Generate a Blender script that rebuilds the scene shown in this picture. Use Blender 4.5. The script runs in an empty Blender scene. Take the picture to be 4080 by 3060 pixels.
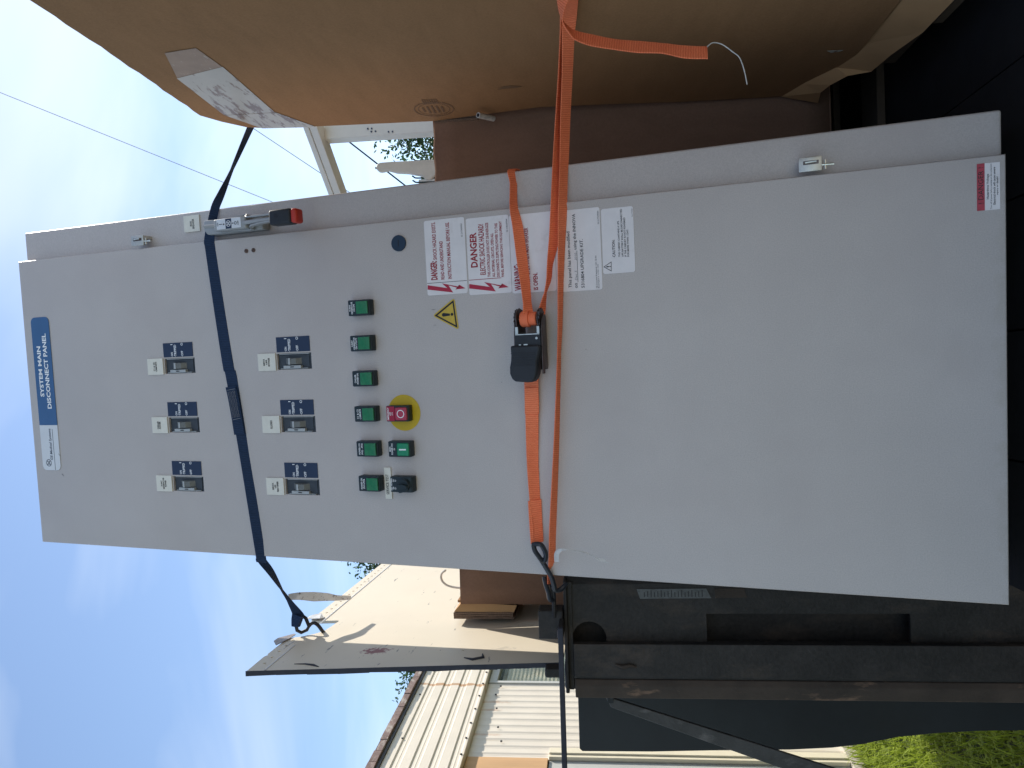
import bpy, bmesh, math, random
from mathutils import Vector, Matrix
random.seed(7)
R_ = math.radians
scene = bpy.context.scene
COL = scene.collection

# ------------------------------------------------------------------ camera
cam_d = bpy.data.cameras.new('camera'); cam = bpy.data.objects.new('camera', cam_d); COL.objects.link(cam)
cam_d.sensor_width = 36.0; cam_d.lens = 27.03; cam_d.clip_start = 0.02; cam_d.clip_end = 2000
# the phone is held on its side: picture "left" is up.  axes of the upright view:
RIGHT = Vector((0.99954, 0.0031, -0.0302)); UP = Vector((0.0304, -0.1029, 0.9942)); FWD = Vector((0.0, 0.9947, 0.1029))
cx = -UP; cy = RIGHT; cz = -FWD                    # camera x (image right) = down, camera y (image up) = right
Mc = Matrix(((cx.x, cy.x, cz.x), (cx.y, cy.y, cz.y), (cx.z, cy.z, cz.z)))
cam.matrix_world = Matrix.Translation((0, 0, 1.46)) @ Mc.to_4x4()
scene.camera = cam

# ------------------------------------------------------------------ light
SUN_AZ, SUN_EL = 45.0, 46.0
sdir = Vector((math.sin(R_(SUN_AZ)) * math.cos(R_(SUN_EL)), math.cos(R_(SUN_AZ)) * math.cos(R_(SUN_EL)), math.sin(R_(SUN_EL))))
sun_d = bpy.data.lights.new('sun', 'SUN'); sun_d.energy = 3.7; sun_d.angle = R_(0.53); sun_d.color = (1.0, 0.94, 0.84)
sun = bpy.data.objects.new('sun', sun_d); COL.objects.link(sun)
sun.rotation_euler = sdir.to_track_quat('Z', 'Y').to_euler(); sun.location = sdir * 30

world = bpy.data.worlds.new('World'); scene.world = world; world.use_nodes = True
wn, wl = world.node_tree.nodes, world.node_tree.links
wn.clear()
def wnode(t, **k):
    n = wn.new(t)
    for a, b in k.items(): setattr(n, a, b)
    return n
out = wnode('ShaderNodeOutputWorld'); bg = wnode('ShaderNodeBackground'); bg.inputs[1].default_value = 0.12
sky = wnode('ShaderNodeTexSky', sky_type='NISHITA', sun_disc=False); sky.sun_elevation = R_(SUN_EL); sky.sun_rotation = R_(SUN_AZ)
sky.air_density = 1.0; sky.dust_density = 0.3; sky.ozone_density = 0.6
tc = wnode('ShaderNodeTexCoord'); sep = wnode('ShaderNodeSeparateXYZ'); wl.new(tc.outputs['Generated'], sep.inputs[0])
ad = wnode('ShaderNodeMath', operation='ADD'); ad.inputs[1].default_value = 0.22; wl.new(sep.outputs[2], ad.inputs[0])
dx = wnode('ShaderNodeMath', operation='DIVIDE'); wl.new(sep.outputs[0], dx.inputs[0]); wl.new(ad.outputs[0], dx.inputs[1])
dy = wnode('ShaderNodeMath', operation='DIVIDE'); wl.new(sep.outputs[1], dy.inputs[0]); wl.new(ad.outputs[0], dy.inputs[1])
cmb = wnode('ShaderNodeCombineXYZ'); wl.new(dx.outputs[0], cmb.inputs[0]); wl.new(dy.outputs[0], cmb.inputs[1])
mp = wnode('ShaderNodeMapping'); mp.inputs['Location'].default_value = (0.35, 0.2, 0); mp.inputs['Rotation'].default_value = (0, 0, R_(35)); mp.inputs['Scale'].default_value = (1.0, 1.7, 1)
wl.new(cmb.outputs[0], mp.inputs[0])
nz = wnode('ShaderNodeTexNoise'); nz.inputs['Scale'].default_value = 1.1; nz.inputs['Detail'].default_value = 5; nz.inputs['Roughness'].default_value = 0.48; nz.inputs['Distortion'].default_value = 0.5
wl.new(mp.outputs[0], nz.inputs['Vector'])
rp = wnode('ShaderNodeValToRGB'); rp.color_ramp.elements[0].position = 0.42; rp.color_ramp.elements[1].position = 0.86
rp.color_ramp.elements[1].color = (0.7, 0.7, 0.7, 1); wl.new(nz.outputs[0], rp.inputs[0])
mx = wnode('ShaderNodeMixRGB'); mx.inputs[2].default_value = (6.2, 6.5, 6.6, 1)
wl.new(rp.outputs[0], mx.inputs[0]); wl.new(sky.outputs[0], mx.inputs[1]); wl.new(mx.outputs[0], bg.inputs[0]); wl.new(bg.outputs[0], out.inputs[0])

vs = scene.view_settings; vs.view_transform = 'Standard'; vs.look = 'None'; vs.exposure = 0.86; vs.gamma = 1.0; vs.use_curve_mapping = False
scene.cycles.max_bounces = 6; scene.cycles.diffuse_bounces = 4; scene.cycles.glossy_bounces = 3; scene.cycles.transmission_bounces = 3; scene.cycles.transparent_max_bounces = 5

# ------------------------------------------------------------------ materials
MATS = {}
def mat(name, col, rough=0.6, metal=0.0, var=0.08, vscale=6.0, bump=0.0, bscale=300.0, spec=0.4, second=None, smask=None, stretch=(1, 1, 1), detail=6.0, grain=0.0, trans=0.0):
    """procedural principled material: base colour broken up by noise, optional second colour through a noise mask, fine bump"""
    if name in MATS: return MATS[name]
    m = bpy.data.materials.new(name); m.use_nodes = True; MATS[name] = m
    n, l = m.node_tree.nodes, m.node_tree.links
    b = n['Principled BSDF']
    b.inputs['Roughness'].default_value = rough; b.inputs['Metallic'].default_value = metal
    b.inputs['Specular IOR Level'].default_value = spec
    t = n.new('ShaderNodeTexCoord'); mpn = n.new('ShaderNodeMapping'); mpn.inputs['Scale'].default_value = stretch
    l.new(t.outputs['Object'], mpn.inputs[0])
    z = n.new('ShaderNodeTexNoise'); z.inputs['Scale'].default_value = vscale; z.inputs['Detail'].default_value = detail; z.inputs['Roughness'].default_value = 0.6
    l.new(mpn.outputs[0], z.inputs['Vector'])
    r = n.new('ShaderNodeValToRGB'); r.color_ramp.elements[0].position = 0.3; r.color_ramp.elements[1].position = 0.7
    r.color_ramp.elements[0].color = tuple(c * (1 - var) for c in col) + (1,); r.color_ramp.elements[1].color = tuple(min(1, c * (1 + var)) for c in col) + (1,)
    l.new(z.outputs[0], r.inputs[0]); cur = r.outputs[0]
    if grain:
        g = n.new('ShaderNodeTexNoise'); g.inputs['Scale'].default_value = bscale; g.inputs['Detail'].default_value = 2
        l.new(t.outputs['Object'], g.inputs['Vector'])
        gr = n.new('ShaderNodeMapRange'); gr.inputs[1].default_value = 0.3; gr.inputs[2].default_value = 0.7; gr.inputs[3].default_value = 1 - grain; gr.inputs[4].default_value = 1 + grain
        l.new(g.outputs[0], gr.inputs[0])
        mm = n.new('ShaderNodeMixRGB'); mm.blend_type = 'MULTIPLY'; mm.inputs[0].default_value = 1.0
        l.new(cur, mm.inputs[1]); l.new(gr.outputs[0], mm.inputs[2]); cur = mm.outputs[0]
    if second:
        scol, sscale, lo, hi = second[:4]; sstr = second[4] if len(second) > 4 else (1, 1, 1)
        mp2 = n.new('ShaderNodeMapping'); mp2.inputs['Scale'].default_value = sstr; l.new(t.outputs['Object'], mp2.inputs[0])
        z2 = n.new('ShaderNodeTexNoise'); z2.inputs['Scale'].default_value = sscale; z2.inputs['Detail'].default_value = 8; z2.inputs['Roughness'].default_value = 0.65
        l.new(mp2.outputs[0], z2.inputs['Vector'])
        r2 = n.new('ShaderNodeValToRGB'); r2.color_ramp.elements[0].position = lo; r2.color_ramp.elements[1].position = hi
        l.new(z2.outputs[0], r2.inputs[0])
        m2 = n.new('ShaderNodeMixRGB'); m2.inputs[2].default_value = tuple(scol) + (1,)
        l.new(r2.outputs[0], m2.inputs[0]); l.new(cur, m2.inputs[1]); cur = m2.outputs[0]
    l.new(cur, b.inputs['Base Color'])
    if bump:
        bz = n.new('ShaderNodeTexNoise'); bz.inputs['Scale'].default_value = bscale; bz.inputs['Detail'].default_value = 3
        l.new(mpn.outputs[0], bz.inputs['Vector'])
        bn = n.new('ShaderNodeBump'); bn.inputs['Strength'].default_value = bump; bn.inputs['Distance'].default_value = 0.002
        l.new(bz.outputs[0], bn.inputs['Height']); l.new(bn.outputs[0], b.inputs['Normal'])
    if trans:
        b.inputs['Transmission Weight'].default_value = trans
    m['_last'] = 1
    return m

def spot(m, col, centre, size, soft=0.35, nscale=40.0, strength=1.0, bias=-1.2):
    """a stain with a ragged outline at a place on the object (object coordinates)"""
    n, l = m.node_tree.nodes, m.node_tree.links; b = n['Principled BSDF']
    src = b.inputs['Base Color'].links[0].from_socket
    t = n.new('ShaderNodeTexCoord'); mp_ = n.new('ShaderNodeMapping'); mp_.vector_type = 'POINT'
    mp_.inputs['Location'].default_value = tuple(-c / s for c, s in zip(centre, size)); mp_.inputs['Scale'].default_value = tuple(1 / s for s in size)
    l.new(t.outputs['Object'], mp_.inputs[0])
    ln = n.new('ShaderNodeVectorMath'); ln.operation = 'LENGTH'; l.new(mp_.outputs[0], ln.inputs[0])
    z = n.new('ShaderNodeTexNoise'); z.inputs['Scale'].default_value = nscale; z.inputs['Detail'].default_value = 6; l.new(t.outputs['Object'], z.inputs['Vector'])
    a = n.new('ShaderNodeMath'); a.operation = 'MULTIPLY_ADD'; a.inputs[1].default_value = 2.4; a.inputs[2].default_value = bias; l.new(z.outputs[0], a.inputs[0])
    s = n.new('ShaderNodeMath'); s.operation = 'ADD'; l.new(ln.outputs['Value'], s.inputs[0]); l.new(a.outputs[0], s.inputs[1])
    mr = n.new('ShaderNodeMapRange'); mr.inputs[1].default_value = 1.0; mr.inputs[2].default_value = 1.0 - soft; mr.inputs[3].default_value = 0; mr.inputs[4].default_value = strength
    l.new(s.outputs[0], mr.inputs[0])
    mm = n.new('ShaderNodeMixRGB'); mm.inputs[2].default_value = tuple(col) + (1,)
    l.new(mr.outputs[0], mm.inputs[0]); l.new(src, mm.inputs[1]); l.new(mm.outputs[0], b.inputs['Base Color'])

def webmat(name, col, dark):
    """woven webbing: cross ribs and fine threads from the strip's own length/width coordinates"""
    m = bpy.data.materials.new(name); m.use_nodes = True; MATS[name] = m
    n, l = m.node_tree.nodes, m.node_tree.links; b = n['Principled BSDF']; b.inputs['Roughness'].default_value = 0.75; b.inputs['Specular IOR Level'].default_value = 0.25
    uv = n.new('ShaderNodeUVMap')
    sp = n.new('ShaderNodeSeparateXYZ'); l.new(uv.outputs[0], sp.inputs[0])
    w = n.new('ShaderNodeTexWave'); w.bands_direction = 'X'; w.inputs['Scale'].default_value = 85; w.inputs['Distortion'].default_value = 2.5; w.inputs['Detail'].default_value = 2; w.inputs['Detail Scale'].default_value = 2
    l.new(uv.outputs[0], w.inputs['Vector'])
    z = n.new('ShaderNodeTexNoise'); z.inputs['Scale'].default_value = 60; z.inputs['Detail'].default_value = 5; l.new(uv.outputs[0], z.inputs['Vector'])
    ma = n.new('ShaderNodeMath'); ma.operation = 'MULTIPLY'; l.new(w.outputs['Fac'], ma.inputs[0]); l.new(z.outputs[0], ma.inputs[1])
    r = n.new('ShaderNodeValToRGB'); r.color_ramp.elements[0].position = 0.02; r.color_ramp.elements[1].position = 0.45
    r.color_ramp.elements[0].color = tuple(dark) + (1,); r.color_ramp.elements[1].color = tuple(col) + (1,)
    l.new(ma.outputs[0], r.inputs[0]); l.new(r.outputs[0], b.inputs['Base Color'])
    bn = n.new('ShaderNodeBump'); bn.inputs['Strength'].default_value = 0.5; bn.inputs['Distance'].default_value = 0.001
    l.new(w.outputs['Fac'], bn.inputs['Height']); l.new(bn.outputs[0], b.inputs['Normal'])
    return m

M_GREY = mat('cabinet_grey_enamel', (0.495, 0.452, 0.432), rough=0.42, var=0.035, vscale=5, bump=0.15, bscale=520, grain=0.085, second=((0.45, 0.40, 0.385), 2.2, 0.5, 0.8))
spot(M_GREY, (0.40, 0.36, 0.31), (0.35, 0.0, -0.012), (0.6, 0.5, 0.03), 0.6, 45, 0.35)
M_GREYM = mat('handle_grey_cast', (0.34, 0.345, 0.35), rough=0.45, var=0.06, vscale=60, bump=0.1, bscale=500)
M_CLAMP = mat('clamp_zinc', (0.55, 0.53, 0.48), rough=0.38, metal=0.6, var=0.12, vscale=120)
M_STEEL = mat('bright_zinc_steel', (0.62, 0.62, 0.55), rough=0.28, metal=0.9, var=0.15, vscale=90)
M_DSTEEL = mat('dark_zinc_steel', (0.10, 0.08, 0.075), rough=0.32, metal=0.8, var=0.3, vscale=80)
M_BLACKPL = mat('black_rubber_grip', (0.018, 0.021, 0.027), rough=0.55, var=0.2, vscale=40, bump=0.15, bscale=700)
M_BLUEDK = mat('dark_blue_label', (0.018, 0.034, 0.075), rough=0.4, var=0.08, vscale=30)
M_BLUE = mat('name_plate_blue', (0.048, 0.130, 0.285), rough=0.35, var=0.06, vscale=25)
M_WHITEPL = mat('white_plate', (0.68, 0.70, 0.74), rough=0.35, var=0.04, vscale=25)
M_CREAM = mat('cream_engraved_tag', (0.72, 0.69, 0.61), rough=0.45, var=0.05, vscale=60, grain=0.04, bscale=900)
M_SLATE = mat('breaker_slate', (0.045, 0.055, 0.068), rough=0.5, var=0.15, vscale=90)
M_TOGGLE = mat('toggle_grey', (0.16, 0.165, 0.16), rough=0.45, var=0.12, vscale=80)
M_LOCK = mat('lock_clip_grey', (0.40, 0.42, 0.43), rough=0.4, var=0.06, vscale=80)
M_BTN = mat('button_housing_black', (0.012, 0.024, 0.030), rough=0.45, var=0.15, vscale=60)
M_GREEN = mat('green_lens', (0.010, 0.17, 0.065), rough=0.25, var=0.12, vscale=200, spec=0.5)
M_GREEN2 = mat('green_push_cap', (0.015, 0.24, 0.12), rough=0.3, var=0.06, vscale=120)
M_REDL = mat('red_legend', (0.34, 0.012, 0.045), rough=0.4, var=0.05)
M_REDCAP = mat('red_push_cap', (0.42, 0.045, 0.085), rough=0.35, var=0.06, vscale=120)
M_YELLOW = mat('yellow_disc', (0.55, 0.38, 0.012), rough=0.45, var=0.05, vscale=50)
M_YELTRI = mat('yellow_warning_vinyl', (0.58, 0.40, 0.05), rough=0.4, var=0.07, vscale=80)
M_INK = mat('black_ink', (0.012, 0.012, 0.016), rough=0.5, var=0.1)
M_INKG = mat('faded_grey_ink', (0.17, 0.17, 0.18), rough=0.6, var=0.1)
M_REDINK = mat('red_ink', (0.30, 0.012, 0.025), rough=0.5, var=0.12, vscale=300)
M_REDBOLT = mat('red_bolt_ink', (0.42, 0.02, 0.05), rough=0.45, var=0.08, vscale=200)
M_WINK = mat('white_ink', (0.84, 0.85, 0.87), rough=0.5, var=0.05)
M_STICK = mat('white_vinyl_sticker', (0.74, 0.70, 0.70), rough=0.4, var=0.05, vscale=30, second=((0.50, 0.45, 0.42), 18, 0.58, 0.85))
M_REDST = mat('red_vinyl', (0.40, 0.03, 0.06), rough=0.4, var=0.18, vscale=150, second=((0.5, 0.4, 0.4), 60, 0.66, 0.7))
M_REDTIP = mat('red_handle_tip', (0.48, 0.035, 0.02), rough=0.5, var=0.08)
M_LOCKBLUE = mat('lock_dark_blue', (0.010, 0.030, 0.06), rough=0.35, var=0.1)
M_SCREW = mat('brown_screw', (0.13, 0.075, 0.05), rough=0.45, metal=0.5, var=0.3, vscale=300)
W_ORANGE = webmat('orange_webbing', (1.0, 0.28, 0.135), (0.84, 0.19, 0.085))
W_NAVY = webmat('navy_webbing', (0.020, 0.044, 0.105), (0.013, 0.029, 0.07))
M_STITCH = mat('pale_thread', (0.30, 0.32, 0.36), rough=0.8)
M_ORTHREAD = mat('dark_orange_thread', (0.35, 0.035, 0.01), rough=0.8)
M_HOOK = mat('vinyl_coated_hook', (0.020, 0.023, 0.032), rough=0.35, var=0.2, vscale=60)
M_CARD = mat('cardboard', (0.305, 0.168, 0.080), rough=0.88, var=0.07, vscale=9, bump=0.12, bscale=260, grain=0.07, stretch=(1, 1, 3.5), spec=0.2)
M_CARD2 = mat('dull_cardboard', (0.215, 0.128, 0.090), rough=0.9, var=0.08, vscale=7, bump=0.1, bscale=260, grain=0.06, stretch=(3, 1, 1), spec=0.2)
M_CARDIN = mat('cardboard_inside', (0.46, 0.28, 0.14), rough=0.9, var=0.06, vscale=20, spec=0.2)
M_CORR = mat('corrugated_edge', (0.17, 0.115, 0.085), rough=0.95, var=0.4, vscale=160, stretch=(1, 1, 6))
M_TAPE = mat('packing_tape', (0.44, 0.41, 0.35), rough=0.38, var=0.08, vscale=16, spec=0.5, second=((0.20, 0.135, 0.095), 22, 0.54, 0.60, (1, 0.6, 3.0)))
M_TAPE2 = mat('worn_packing_tape', (0.30, 0.205, 0.14), rough=0.5, var=0.12, vscale=30, second=((0.42, 0.36, 0.29), 60, 0.62, 0.66, (1, 1, 4)))
M_BROWNINK = mat('brown_print', (0.19, 0.108, 0.058), rough=0.9)
M_BLK = mat('trailer_black_paint', (0.018, 0.0155, 0.0145), rough=0.6, var=0.4, vscale=22, bump=0.45, bscale=150, grain=0.25, second=((0.060, 0.043, 0.032), 16, 0.52, 0.74, (1, 1, 0.45)))
M_BLKRUST = mat('trailer_rusty_paint', (0.042, 0.029, 0.021), rough=0.7, var=0.35, vscale=14, bump=0.3, bscale=140, second=((0.20, 0.12, 0.075), 26, 0.60, 0.72, (1, 1, 0.35)))
M_SHEET = mat('dark_slate_sheet', (0.013, 0.016, 0.019), rough=0.5, var=0.2, vscale=10, bump=0.1, bscale=400)
M_BRACE = mat('worn_grey_brace', (0.050, 0.048, 0.048), rough=0.45, var=0.3, vscale=30, bump=0.2, bscale=200, second=((0.13, 0.12, 0.115), 40, 0.55, 0.7, (1, 1, 0.5)))
M_FLOOR = mat('trailer_floor_black', (0.008, 0.008, 0.010), rough=0.8, var=0.35, vscale=14, bump=0.3, bscale=90)
M_DATA = mat('worn_data_plate', (0.10, 0.105, 0.105), rough=0.5, var=0.35, vscale=60, second=((0.04, 0.04, 0.04), 130, 0.56, 0.66, (3, 1, 0.6)))
M_BOARD = mat('white_board_paint', (0.62, 0.555, 0.445), rough=0.55, var=0.03, vscale=6, second=((0.16, 0.15, 0.14), 26, 0.645, 0.69, (1, 0.45, 2.6)))
spot(M_BOARD, (0.20, 0.035, 0.03), (-0.565, 1.605, 1.935), (0.1, 0.028, 0.040), 0.35, 120, 1.0, -1.0)
spot(M_BOARD, (0.30, 0.29, 0.27), (-0.56, 1.60, 1.66), (0.1, 0.02, 0.05), 0.4, 90, 0.35, -0.7)
spot(M_BOARD, (0.28, 0.27, 0.25), (-0.56, 1.85, 1.74), (0.1, 0.06, 0.015), 0.4, 90, 0.5, -0.8)
M_BOARDEDGE = mat('board_edge_dark', (0.028, 0.030, 0.042), rough=0.7, var=0.25, vscale=60)
M_TORN = mat('torn_grey_metal', (0.22, 0.19, 0.18), rough=0.5, metal=0.3, var=0.2, vscale=80)
M_STRIP = mat('grimy_clear_strip', (0.62, 0.62, 0.62), rough=0.4, var=0.06, vscale=40, second=((0.20, 0.19, 0.20), 130, 0.57, 0.62))
def translucent(m, w):
    n, l = m.node_tree.nodes, m.node_tree.links; b = n['Principled BSDF']; o_ = n['Material Output']; t = n.new('ShaderNodeBsdfTranslucent'); x = n.new('ShaderNodeMixShader'); x.inputs[0].default_value = w
    l.new(b.inputs['Base Color'].links[0].from_socket, t.inputs[0]); l.new(b.outputs[0], x.inputs[1]); l.new(t.outputs[0], x.inputs[2]); l.new(x.outputs[0], o_.inputs[0])
translucent(M_STRIP, 0.35)
M_PLASTIC = mat('white_plastic_scrap', (0.55, 0.54, 0.52), rough=0.3, var=0.2, vscale=90)
M_SIDING = mat('white_siding_enamel', (0.64, 0.575, 0.49), rough=0.45, var=0.05, vscale=4, second=((0.45, 0.35, 0.22), 5, 0.62, 0.80, (1, 3.0, 0.4)))
spot(M_SIDING, (0.42, 0.20, 0.09), (0, -0.10, 2.20), (0.4, 0.018, 0.16), 0.9, 16, 0.45)
spot(M_SIDING, (0.42, 0.20, 0.09), (0, 0.22, 2.22), (0.4, 0.018, 0.13), 0.9, 16, 0.5)
spot(M_SIDING, (0.42, 0.20, 0.09), (0, 0.33, 2.22), (0.4, 0.014, 0.20), 0.9, 16, 0.5)
M_FASCIA = mat('white_fascia_enamel', (0.63, 0.56, 0.465), rough=0.45, var=0.05, vscale=5, second=((0.50, 0.44, 0.31), 4, 0.60, 0.85, (1, 0.6, 3.0)))
spot(M_FASCIA, (0.38, 0.19, 0.07), (0, 0.466, 2.5), (0.5, 0.022, 0.5), 0.5, 14, 0.85)
M_TRIM = mat('cream_trim_paint', (0.66, 0.59, 0.45), rough=0.6, var=0.04, vscale=10)
M_GDOOR = mat('grey_frame_and_door_shade', (0.42, 0.42, 0.40), rough=0.6, var=0.05, vscale=8)
M_PLY = mat('tan_plywood', (0.50, 0.30, 0.15), rough=0.75, var=0.12, vscale=14, stretch=(1, 1, 0.12))
M_ROOFTRIM = mat('weathered_roof_edge', (0.16, 0.11, 0.10), rough=0.85, var=0.4, vscale=16, second=((0.32, 0.28, 0.25), 22, 0.52, 0.62, (1, 0.5, 1)))
M_ROOFDARK = mat('dark_drip_edge', (0.06, 0.06, 0.075), rough=0.6, var=0.3, vscale=18)
M_CONC = mat('concrete_footing', (0.42, 0.38, 0.32), rough=0.9, var=0.15, vscale=14, bump=0.3, bscale=80)
M_GLASS = mat('window_glass', (0.20, 0.25, 0.24), rough=0.10, var=0.15, vscale=8, spec=0.6)
def _glass(m):
    n, l = m.node_tree.nodes, m.node_tree.links; b = n['Principled BSDF']; t = n.new('ShaderNodeTexCoord'); z = n.new('ShaderNodeTexNoise'); z.inputs['Scale'].default_value = 3.5; z.inputs['Detail'].default_value = 5
    r = n.new('ShaderNodeMapRange'); r.inputs[1].default_value = 0.35; r.inputs[2].default_value = 0.7; r.inputs[3].default_value = 0.18; r.inputs[4].default_value = 0.75
    l.new(t.outputs['Object'], z.inputs['Vector']); l.new(z.outputs[0], r.inputs[0]); l.new(r.outputs[0], b.inputs['Alpha'])
_glass(M_GLASS)
M_SLAT = mat('cream_blind_slat', (0.64, 0.58, 0.42), rough=0.6, var=0.05)
M_DARKIN = mat('dark_interior', (0.030, 0.030, 0.024), rough=0.9, var=0.2)
M_RACK = mat('white_rack_paint', (0.58, 0.58, 0.55), rough=0.45, var=0.05, vscale=12)
M_ARM = mat('cream_fibreglass', (0.52, 0.48, 0.41), rough=0.5, var=0.08, vscale=20)
M_CABLE = mat('black_cable', (0.015, 0.03, 0.032), rough=0.6)
M_WIRE = mat('grey_wire', (0.42, 0.45, 0.50), rough=0.6)
M_WOOD = mat('dirty_pallet_wood', (0.10, 0.075, 0.055), rough=0.9, var=0.25, vscale=12, stretch=(1, 0.2, 1), bump=0.2, bscale=150)
M_GROUND = mat('soil_and_turf', (0.045, 0.060, 0.022), rough=0.95, var=0.4, vscale=6, bump=0.5, bscale=40, second=((0.10, 0.085, 0.05), 2.5, 0.5, 0.75))
M_GRASS = mat('grass_blades', (0.25, 0.32, 0.035), rough=0.6, var=0.45, vscale=9, spec=0.3)
M_CLOVER = mat('clover_leaves', (0.26, 0.33, 0.035), rough=0.6, var=0.4, vscale=14, spec=0.3)
M_LEAF = mat('tree_leaves', (0.055, 0.105, 0.045), rough=0.6, var=0.45, vscale=1.4, spec=0.3)
translucent(M_GRASS, 0.5); translucent(M_CLOVER, 0.5); translucent(M_LEAF, 0.35)
M_BARK = mat('bark', (0.12, 0.09, 0.07), rough=0.9, var=0.3, vscale=6)

# ------------------------------------------------------------------ mesh helpers
class MB:
    def __init__(s): s.v = []; s.f = []; s.uv = {}
    def add(s, vs_, fs, uvs=None):
        o = len(s.v); s.v += [tuple(v) for v in vs_]
        for k, f in enumerate(fs):
            if uvs: s.uv[len(s.f)] = uvs[k]
            s.f.append(tuple(i + o for i in f))
        return s
    def box(s, x0, x1, y0, y1, z0, z1, mtx=None):
        vs_ = [Vector((x, y, z)) for z in (z0, z1) for y in (y0, y1) for x in (x0, x1)]
        if mtx: vs_ = [mtx @ v for v in vs_]
        return s.add(vs_, [(0, 2, 3, 1), (4, 5, 7, 6), (0, 1, 5, 4), (2, 6, 7, 3), (0, 4, 6, 2), (1, 3, 7, 5)])
    def rbox(s, x0, x1, y0, y1, z0, z1, r=0.002, seg=2, mtx=None):
        bm = bmesh.new(); bmesh.ops.create_cube(bm, size=1)
        bmesh.ops.scale(bm, vec=(x1 - x0, y1 - y0, z1 - z0), verts=bm.verts)
        bmesh.ops.translate(bm, vec=((x0 + x1) / 2, (y0 + y1) / 2, (z0 + z1) / 2), verts=bm.verts)
        bmesh.ops.bevel(bm, geom=bm.edges[:], offset=r, segments=seg, profile=0.5, affect='EDGES')
        return s.bm(bm, mtx)
    def bm(s, bm, mtx=None):
        bm.verts.index_update()
        vs_ = [v.co.copy() for v in bm.verts]
        if mtx: vs_ = [mtx @ v for v in vs_]
        s.add(vs_, [[v.index for v in f.verts] for f in bm.faces]); bm.free(); return s
    def prism(s, poly, fn, d0, d1):
        """polygon (list of 2-D points) extruded from depth d0 to d1 through fn(p, q, d) -> xyz"""
        n = len(poly); a = [fn(p, q, d0) for p, q in poly]; b = [fn(p, q, d1) for p, q in poly]
        return s.add(a + b, [tuple(range(n)), tuple(range(2 * n - 1, n - 1, -1))] + [(i, i + n, (i + 1) % n + n, (i + 1) % n) for i in range(n)])
    def cyl(s, p0, p1, r, seg=12, r1=None):
        return s.tube([p0, p1], r, seg, radii=[r, r if r1 is None else r1])
    def tube(s, pts, r, seg=8, closed=False, radii=None):
        pts = [Vector(p) for p in pts]; n = len(pts); vs_ = []
        up = Vector((0.31, 0.17, 0.93)); prev = None
        for i, p in enumerate(pts):
            a = pts[i - 1] if (i or closed) else p; b = pts[(i + 1) % n] if (i < n - 1 or closed) else p
            t = (b - a).normalized()
            u = (prev - t * prev.dot(t)) if prev else t.cross(up)
            if u.length < 1e-6: u = t.orthogonal()
            u.normalize(); prev = u; w = t.cross(u); rr = radii[i] if radii else r
            vs_ += [p + u * (rr * math.cos(2 * math.pi * k / seg)) + w * (rr * math.sin(2 * math.pi * k / seg)) for k in range(seg)]
        fs = [(i * seg + k, i * seg + (k + 1) % seg, ((i + 1) % n) * seg + (k + 1) % seg, ((i + 1) % n) * seg + k) for i in range(n if closed else n - 1) for k in range(seg)]
        if not closed: fs += [tuple(range(seg - 1, -1, -1)), tuple((n - 1) * seg + k for k in range(seg))]
        return s.add(vs_, fs)
    def strip(s, stations, th=0.0016, sub=5):
        """webbing: stations are (centre, half-width vector); smooth between them; closed thin section with length/width uv"""
        C = [Vector(q[:3]) for q in stations]; H = [Vector(q[3:]) for q in stations]
        def cr(P, i, t):
            p0, p1, p2, p3 = P[max(i - 1, 0)], P[i], P[i + 1], P[min(i + 2, len(P) - 1)]
            return 0.5 * ((2 * p1) + (p2 - p0) * t + (2 * p0 - 5 * p1 + 4 * p2 - p3) * t * t + (3 * p1 - p0 - 3 * p2 + p3) * t ** 3)
        cs, hs = [], []
        for i in range(len(C) - 1):
            for k in range(sub):
                t = k / sub; cs.append(cr(C, i, t)); hl = H[i].length * (1 - t) + H[i + 1].length * t
                h = H[i].lerp(H[i + 1], t); hs.append(h.normalized() * hl if h.length > 1e-6 else h)
        cs.append(C[-1]); hs.append(H[-1]); vs_ = []; L = [0.0]
        for i in range(1, len(cs)): L.append(L[-1] + (cs[i] - cs[i - 1]).length)
        for i, (c, h) in enumerate(zip(cs, hs)):
            t = (cs[min(i + 1, len(cs) - 1)] - cs[max(i - 1, 0)]); nrm = t.cross(h)
            nrm = nrm.normalized() * th / 2 if nrm.length > 1e-9 else Vector((0, 0, 0))
            m1, m2 = h * 0.94, h
            vs_ += [c - m1 + nrm, c + m1 + nrm, c + m2, c + m1 - nrm, c - m1 - nrm, c - m2]
        fs, uv = [], []; W = [0.0, 1.0, 1.03, 1.0, 0.0, -0.03]
        for i in range(len(cs) - 1):
            for k in range(6):
                j = (k + 1) % 6
                fs.append((i * 6 + k, i * 6 + j, (i + 1) * 6 + j, (i + 1) * 6 + k))
                uv.append([(L[i], W[k] * .027), (L[i], W[j] * .027), (L[i + 1], W[j] * .027), (L[i + 1], W[k] * .027)])
        fs += [tuple(range(5, -1, -1)), tuple((len(cs) - 1) * 6 + k for k in range(6))]; uv += [[(0, 0)] * 6, [(0, 0)] * 6]
        return s.add(vs_, fs, uv)
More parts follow.
